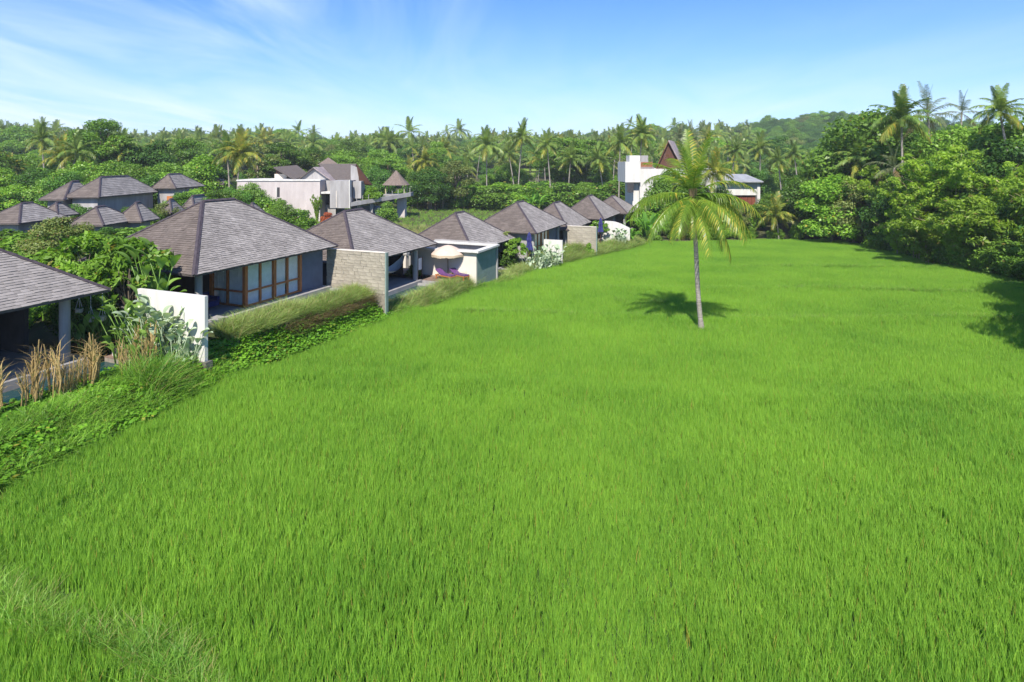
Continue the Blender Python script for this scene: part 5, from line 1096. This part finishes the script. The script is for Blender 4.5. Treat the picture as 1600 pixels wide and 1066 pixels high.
for i, (px, Y, sc, lab) in enumerate([(1012, 90, 1.25, 'banana plant at the end of the villa row'), (1024, 94, 1.2, 'banana plant right of the villa row end, partly behind the palm fronds'), (1000, 96, 1.1, 'banana plant behind the last villa roof'), (985, 86, .9, 'young banana by the curved white wall')]):
    x = X_at(px, Y); leafy('banana_plant', 'banana', (x, Y, float(ground_z(x, Y))), 11, sc, lab, seed=40+i)
for i in range(34):
    px = rr.uniform(650, 1000); Y = rr.uniform(139, 158); x = X_at(px, Y); leafy('banana_plant', 'banana', (x, Y, float(ground_z(x, Y))), 9, rr.uniform(1.1, 1.6), 'banana plant ' + where(px, Y, 145, 152), group='banana plants behind the villas', seed=60+i)
# garden shrubs: kind, s, t, height, width, label
for (k, s, t, h, wd, lab) in [('frangipani_airy', 14.5, 37.5, 4.6, 1.1, 'twiggy frangipani behind the nearest pavilion roof'), ('frangipani', 19.5, 36.0, 4.4, 1.1, 'leafy green frangipani between the two nearest roofs'), ('frangipani', 19.8, 31.5, 4.2, 1.0, 'bright frangipani beside the nearest pavilion eave'),
    ('frangipani', 20.7, 28.9, 5.4, .9, 'frangipani overhanging the corner of the big villa roof'), ('frangipani', 21.4, 33.5, 5.2, .9, 'small leaved frangipani shading the big villa roof'), ('frangipani_airy', 16.8, 40.0, 4.6, 1.1, 'grey twigged frangipani by the low houses'),
    ('bush_bright', 17.0, 41.5, 2.4, 1.4, 'yellow green bush before the low house at the left'), ('bush', 20.3, 41.0, 3.0, 1.4, 'hedge like bush behind the frangipani'), ('bush', 22.0, 42.5, 3.0, 1.4, 'dark trimmed bush beside the big villa roof'),
    ('olive', 29, 48.0, 4.9, 1.3, 'small layered tree before the far left house wall'), ('bush_bright', 18.8, 38.5, 3.0, 1.3, 'yellow flowering bush between the frangipanis'), ('round_dark', 19.2, 29.9, 3.6, .8, 'dark shrub under the frangipani beside the column'),
    ('bush', 20.2, 31.4, 2.6, 1.2, 'low dark shrub between pavilion and big villa'), ('round', 47, 44, 5.2, 1.3, 'leafy bush before the concrete house wall'), ('bush_bright', 45, 41, 3.2, 1.3, 'bright bush above the ridge of the glazed villa'), ('round', 43.5, 46, 5.0, 1.3, 'green bush behind the glazed villa ridge'),
    ('frangipani_airy', 60.5, 25.8, 3.9, 1.2, 'frangipani in front of the fourth villa roof'), ('frangipani', 59.2, 23.6, 3.4, .9, 'frangipani leaning by the third villa eave'), ('bush', 59.5, 24.5, 2.4, 1.1, 'dark bush beneath the frangipani of the fourth villa'),
    ('frangipani', 83.4, 20.5, 3.6, 1.0, 'frangipani behind the fifth pavilion roof'), ('bush_bright', 72.3, 19.0, 2.2, .6, 'yellow green shrub climbing the far stone wall'), ('frangipani_airy', 49.6, 34.5, 3.8, 1.2, 'bare twigged frangipani behind the hammock pavilion'),
    ('bush', 49.4, 22.9, 1.6, .5, 'small shrub at the foot of the outhouse'), ('bush', 48.6, 28.7, 2.0, .9, 'shrub behind the cream parasol'), ('bush', 45.2, 27.5, 1.5, 1.0, 'dark shrub behind the sun loungers')]:
    c, tm, H = TREE[k]; x, y, z = gpt(s, t); o = tree(k, 0, y, 9999, lab, 'shrub' if 'bush' in k else 'tree', X=x, wide=wd); f = h/H; o.scale = (f*wd, f*wd, f)
x = X_at(512, 103); o = tree('bush', 512, 103, 334, 'red leaved bush at the foot of the concrete house', 'shrub'); o.scale = (.9, .9, .9)
for ch in o.children:
    if ch.name.startswith('crown'): ch.data = ch.data.copy(); ch.data.materials.clear(); ch.data.materials.append(M['redleaf'])
for (px, Y, yt, k, wd, lab) in [(495, 105, 300, 'bamboo', .35, 'slim pale bamboo before the concrete house'), (395, 100, 285, 'round', .9, 'round green tree against the concrete parapet'), (420, 98, 302, 'bush_bright', 1.2, 'bright green shrub below the concrete parapet'), (440, 94, 312, 'round', .9, 'leafy shrub at the corner of the concrete house'), (368, 96, 292, 'round_dark', .9, 'dark shrub left of the concrete parapet'), (470, 96, 322, 'bush_bright', 1.2, 'yellow green bush on the lawn before the concrete house'),
    (345, 98, 296, 'round_dark', .8, 'shrub left of the round tree by the parapet'), (582, 112, 290, 'bush_bright', 1.0, 'yellow green shrub on the raised walkway'), (605, 112, 312, 'bush', .9, 'bush under the raised walkway'), (565, 112, 294, 'bush', 1.0, 'dark shrub on the walkway beside the gable')]:
    if 'walkway beside' in lab or 'on the raised' in lab:
        o = tree(k, px, Y+2, yt, lab, 'shrub', wide=1.3, base=Z_at(312, Y+2)); 
    else: tree(k, px, Y, yt, lab, 'shrub', wide=wd)

for i, (px, Y, yt, k, wd) in enumerate([(12, 60, 352, 'bush', 1.6), (40, 58, 358, 'bush_bright', 1.5), (68, 59, 352, 'bush', 1.6), (95, 60, 350, 'round_dark', 1.0), (118, 60, 353, 'bush', 1.7), (142, 58, 357, 'bush', 1.8), (165, 60, 354, 'round_dark', 1.1), (188, 61, 351, 'bush', 1.8), (210, 62, 350, 'bush', 1.8), (230, 63, 347, 'bush_bright', 1.6), (128, 76, 318, 'round_dark', 1.0), (205, 76, 322, 'round', 1.1), (230, 74, 326, 'round', 1.0), (258, 78, 318, 'olive', 1.1), (285, 84, 300, 'round', 1.2), (310, 86, 300, 'round_dark', 1.2), (30, 76, 322, 'round', 1.0), (340, 88, 296, 'round', 1.2), (305, 92, 292, 'bright', .9)]):
    tree(k, px, Y, yt, ['clipped', 'loose', 'spreading'][i % 3] + ' ' + LOOK[k] + ' among the far left houses, ' + ['leftmost of the front row', 'second of the front row', 'third of the front row', 'fourth of the front row', 'fifth of the front row', 'sixth of the front row', 'seventh of the front row', 'eighth of the front row', 'ninth of the front row', 'rightmost of the front row', 'under the big pale wall', 'at the big house corner', 'right of the big house corner', 'over the little hip roof', 'below the ochre stones', 'right of the ochre stones', 'behind the leftmost roof', 'behind the great roof ridge', 'under the tiny dark roof'][i], 'shrub', wide=wd, group='shrubs among the far left houses')

# hanging pots under the frangipani
for i, (s, t, zz) in enumerate([(18.3, 29.0, 2.9), (18.5, 28.5, 2.5), (18.7, 28.0, 2.55)]):
    o = thing('hanging_pot', ['hanging cream pot nearest the column', 'middle one of the three hanging cream pots', 'hanging cream pot farthest from the column'][i], 'hanging pot', P(s, t, zz), 0, 'hanging pots')
    MB().tube([(0, 0, 0), (0, 0, .05), (0, 0, .22)], [.09, .15, .17], 12).build('pot', M['pot'], o)
    for k in range(3): a = k*2.09; MB().tube([(.16*math.cos(a), .16*math.sin(a), .2), (0, 0, .75)], .01, 4).build('cord', M['cloth'], o)
    MB().tube([(0, 0, .75), (0, 0, 1.5)], .01, 4).build('cord', M['cloth'], o)
# deck and low block seat by the white wall
o = thing('garden_terrace', 'red brown timber deck between the nearest pool and the white wall', 'terrace', P(16.2, 27.2, 0), ROT)
MB().box(2.0, -3.2, .5, 3.3, -.1, 1.12).build('deck_base', M['mortar'], o)
for k in range(11): MB().box(2.0, -3.2+k*.285, 1.125, 3.3, -3.2+k*.285+.27, 1.16).build('plank', M['deckwood'], o)
o = thing('stone_bench', 'square pinkish block seat on the timber deck', 'seat', P(18.4, 26.4, 1.165), ROT); MB().box(0, 0, 0, .5, .5, .36).build('block', M['concrete_pink'], o); MB().box(-.03, -.03, .362, .53, .53, .42).build('top_slab', M['paving'], o)
# kerb wall and planter edge on the bank
o = thing('kerb_wall', 'low pale concrete kerb wall crossing the grassy bank', 'kerb', P(12.2, 23.45, 0), ROT)
MB().box(0, 0, 0.1, 5.0, .18, .82).build('kerb_body', M['mortar'], o); MB().box(-.02, -.03, .822, 5.02, .21, .88).build('kerb_cap', M['cream'], o)
def stone_wall(name, label, s0, s1, t, z0, z1, seed):
    o = thing(name, label, 'wall', P(s0, t, 0), ROT); r = random.Random(seed); L = s1-s0; MB().box(0, .12, z0, L, .6, z1-.02).build('core', M['mortar'], o); m_ = MB(); z = z0
    while z < z1-.05:
        h = min(r.uniform(.14, .26), z1-z); x = 0
        while x < L: w = r.uniform(.22, .5); d = r.uniform(-.04, .08); m_.box(x+.01, d, z+.01, min(x+w, L)-.01, .2, z+h-.01); x += w
        z += h
    tag(m_.build('stones', M['rock'], o), kind='stuff')
stone_wall('retaining_wall', 'rough dark stone retaining wall under the grass hedge of the glazed villa', 21.5, 33.1, 23.45, -.3, 1.15, 5)
stone_wall('retaining_wall', 'stone retaining wall hidden under the round grass hedge of the hammock pavilion', 33.6, 46.0, 22.9, -1.6, -.45, 6)

# grass hedges (uncountable)
SV = [source('hedge_tuft', npmesh('hedge_tuft', *blades(400+i, 44, .18, .6, 1.15, .032, 1.15, 4, spread=.5), M['vetiver'])) for i in range(4)]
SD = [source('dry_tuft', npmesh('dry_tuft', *blades(440+i, 34, .15, .45, .85, .030, 1.5, 4, spread=.6), M['drygrass'])) for i in range(3)]
SG = [source('grass_tuft', npmesh('grass_tuft', *blades(470+i, 26, .2, .35, .95, .040, (.6, 1.1, .8, 1.4)[i], 3), M['bankgrass'])) for i in range(4)]
def creeper_mesh(seed):
    r = rng(seed); n = 110; a = r.uniform(0, 6.28, n); q = .5*np.sqrt(r.uniform(0, 1, n)); p = np.stack([q*np.cos(a), q*np.sin(a), .05 + r.uniform(0, .32, n)], 1)
    nr = np.stack([r.normal(0, .45, n), r.normal(0, .45, n), np.ones(n)], 1); nr /= np.linalg.norm(nr, axis=1)[:, None]; aa = np.cross(nr, r.normal(size=(n, 3))); aa /= np.linalg.norm(aa, axis=1)[:, None]; b = np.cross(nr, aa); s = r.uniform(.05, .11, n)[:, None]
    return np.stack([p-aa*s*.7, p-b*s*.55, p+aa*s*.8, p+b*s*.55], 1).reshape(-1, 3), np.arange(4*n).reshape(-1, 4)
SC = [source('creeper_patch', npmesh('creeper_patch', *creeper_mesh(500+i), M['creeper'])) for i in range(5)]
def band(name, label, src, s0, s1, f_t, n, smin, smax, seed, zoff=0.0, zfun=None, tiltt=0.0, patch=0):
    r = rng(seed); s = r.uniform(s0, s1, n); t = f_t(s, r)
    if patch:
        k = patch*(np.sin(s*1.5 + 1.3*np.sin(t*1.9)) + .8*np.sin(t*3.1 + s*.6)) > -.55; k |= (s > 20); s = s[k]; t = t[k]; n = len(s)
    x = s*U[0] + t*V[0]; y = s*U[1] + t*V[1]
    z = (ground_z(x, y) if zfun is None else zfun(s, t, r)) + zoff; tl = np.zeros((n, 2)); tl[:, 0] = tiltt*V[1]; tl[:, 1] = -tiltt*V[0] if tiltt else 0
    # tilt towards the field (direction -V): axis = z x (-V)
    ax = np.array([V[1], -V[0]])*tiltt; tl = np.tile(ax, (n, 1)); 
    return scatter(name, np.stack([x, y, z], 1), r.uniform(0, 6.28, n) if not tiltt else r.uniform(0, 6.28, n), r.uniform(smin, smax, n), r.integers(0, len(src), n), src, label)
band('grass_hedge', 'grey green fountain grass hedge before the pool of the glazed villa', SV, 22.0, 33.1, lambda s, r: 24.05 + r.uniform(-.55, .55, len(s)), 520, .75, 1.1, 1, zfun=lambda s, t, r: 1.05 - .25*(24.4 - t) + .22*(s < 27))
band('dry_grass_skirt', 'brown dead grass skirt hanging below the grass hedge', SD, 25.0, 33.1, lambda s, r: 23.35 + r.uniform(-.15, .25, len(s)), 260, .7, 1.0, 2, zfun=lambda s, t, r: r.uniform(.35, .9, len(s)))
band('grass_hedge_round', 'rounded green grass hedge below the hammock pavilion', SV, 33.9, 47.3, lambda s, r: 22.95 + r.normal(0, .5, len(s)), 800, .75, 1.2, 3, zfun=lambda s, t, r: -.62 - .6*np.abs(t-23.1) + r.uniform(-.1, .15, len(s)))
band('grass_foot', 'grass growing up against the outhouse and the short hedge', SG + SV[:2], 46.5, 52.5, lambda s, r: 21.55 + r.normal(0, .18, len(s)), 170, .6, 1.0, 41, zfun=lambda s, t, r: np.full(len(s), -1.35))
band('grass_hedge_low', 'yellowish grass hedge along the third and fourth villas', SV + SD[:1], 49.5, 61.0, lambda s, r: 22.2 + r.normal(0, .45, len(s)), 520, .7, 1.0, 4, zfun=lambda s, t, r: -1.55 + r.uniform(-.1, .1, len(s)))
band('grass_hedge_far', 'mixed grass bank along the farthest villas', SV + SG[:2], 62.0, 90.0, lambda s, r: np.interp(s, EDGE_S, EDGE_T) + r.uniform(-.2, 2.2, len(s)), 1300, .9, 1.5, 5)
band('dry_grass_far', 'brownish grass at the top of the far bank', SD, 62.0, 74.0, lambda s, r: np.interp(s, EDGE_S, EDGE_T) + r.uniform(.9, 2.0, len(s)), 260, .8, 1.2, 6)
band('bank_grass', 'long arching wild grass on the bank at the left', SG, 5.0, 20.5, lambda s, r: np.interp(s, EDGE_S, EDGE_T) - .1 + 2.6*r.uniform(0, 1, len(s)), 3000, .5, 1.15, 7, patch=1)
band('bank_grass_middle', 'short wild grass at the foot of the stone wall', SG, 20.5, 50.0, lambda s, r: np.interp(s, EDGE_S, EDGE_T) + r.uniform(-.15, 1.3, len(s)), 1300, .45, .95, 8)
band('creeper', 'fresh green creeping vine covering the bank', SC, 4.0, 34.0, lambda s, r: np.interp(s, EDGE_S, EDGE_T) + .05 + (1.6 + 1.1*(s < 19))*r.uniform(0, 1, len(s)), 2800, .8, 1.4, 9, patch=-1)
band('creeper_upper', 'leafy vine along the pool edge at the left', SC, 6.0, 19.4, lambda s, r: 23.7 + r.uniform(0, .95, len(s)), 800, .8, 1.35, 10)
band('creeper_far', 'leafy vine at the foot of the far grass hedges', SC, 34, 66, lambda s, r: np.interp(s, EDGE_S, EDGE_T) + r.uniform(0, .9, len(s)), 500, .7, 1.1, 11)
x = rng(12).normal(0, .35, 130); y = rng(13).normal(0, .35, 130); c0 = P(17.2, 22.7)
scatter('tall_grass_clump', np.stack([c0.x+x, c0.y+y, ground_z(c0.x+x, c0.y+y)], 1), rng(14).uniform(0, 6, 130), rng(15).uniform(1.7, 2.9, 130), rng(16).integers(0, 4, 130), src_w, 'clump of tall upright bright grass on the left bank')
band('garden_ground_plants', 'low green plants on the garden ground behind the villas', SG + SC, 8, 60, lambda s, r: 36 + 22*r.uniform(0, 1, len(s)), 3000, 1.0, 1.8, 17)
r = rng(31); n = 12000; x = r.uniform(-46, 30, n); y = r.uniform(62, 146, n); k = ~in_poly(x, y) & ((x*V[0]+y*V[1]) > 32); x = x[k]; y = y[k]; n = len(x)
strip = (y > 106); idx = np.where(strip, r.integers(0, 4, n), np.where(r.uniform(size=n) < .45, r.integers(4, 8, n), r.integers(8, 11, n)))
scatter('meadow_grass', np.stack([x, y, ground_z(x, y)], 1), r.uniform(0, 6, n), r.uniform(.7, 1.2, n), idx, src_w + SV + [source('straw_tuft', npmesh('straw_tuft', *blades(480+i, 40, .3, .3, .6, .04, 1.0, 2), M['straw'])) for i in range(3)], 'rough green and straw coloured meadow behind the villas')

# dry reeds on the bank before the nearest pool
RM = []
for i in range(4):
    r = random.Random(600+i); mb = MB(); h = 1.5
    for k in range(3): mb.tube([(r.uniform(-.06, .06), r.uniform(-.06, .06), -.1), (r.uniform(-.1, .1), r.uniform(-.1, .1), h*.55), (r.uniform(-.2, .2), r.uniform(-.2, .2), h*r.uniform(.8, 1.05))], [.024, .020, .010], 4)
    v_, f_ = blades(620+i, 26, .04, .25, .5, .016, 1.2, 3); r2 = rng(i); off = r2.uniform(.45, 1.0, 26)*h*.85; v_ = v_.reshape(26, -1, 3); v_[:, :, 2] += off[:, None] ; mb.add(v_.reshape(-1, 3).tolist(), f_.tolist()); RM.append(mb.mesh('reed', M['reed']))
rr2 = random.Random(9)
for k in range(76):
    s = rr2.uniform(9.5, 18.8); t = 24.2 + rr2.uniform(-.5, .75) ; x, y, z = gpt(s, t)
    o = link('dry_reed', RM[k % 4], None, (x, y, z), (rr2.uniform(-.12, .12), rr2.uniform(-.12, .12), rr2.uniform(0, 6)), None); f = rr2.uniform(.8, 1.6); o.scale = (f, f, f)
    tag(o, 'straw coloured dry reed stalk standing before the nearest pool', 'reed', 'dry reeds before the nearest pool')
# bamboo stakes at the edge of the meadow
for i, px in enumerate((652, 668, 644, 680, 692)):
    x = X_at(px, 137); MBs = MB().tube([(0, 0, -.3), (.05, 0, 3.6)], .07, 6).mesh('bamboo_stake', M['bamboopole']); tag(link('bamboo_stake', MBs, None, (x, 137, float(ground_z(x, 137)))), 'pale bamboo stake at the back of the meadow', 'stake', 'bamboo stakes at the back of the meadow')

# ------------------------------------------------------------------ thin air haze
def haze():
    mb = MB().box(-1750, -58, -4.5, 1750, 2550, 78); o = mb.build('haze', None)
    m, N, Lk = new_mat('haze_air'); N.remove(N['Principled BSDF']); v = N.new('ShaderNodeVolumePrincipled'); v.inputs['Color'].default_value = (0.86, 0.93, 1.0, 1); v.inputs['Density'].default_value = 0.00022; v.inputs['Anisotropy'].default_value = 0.0
    Lk.new(v.outputs[0], N['Material Output'].inputs['Volume']); o.data.materials.append(m); tag(o, kind='stuff')
haze()
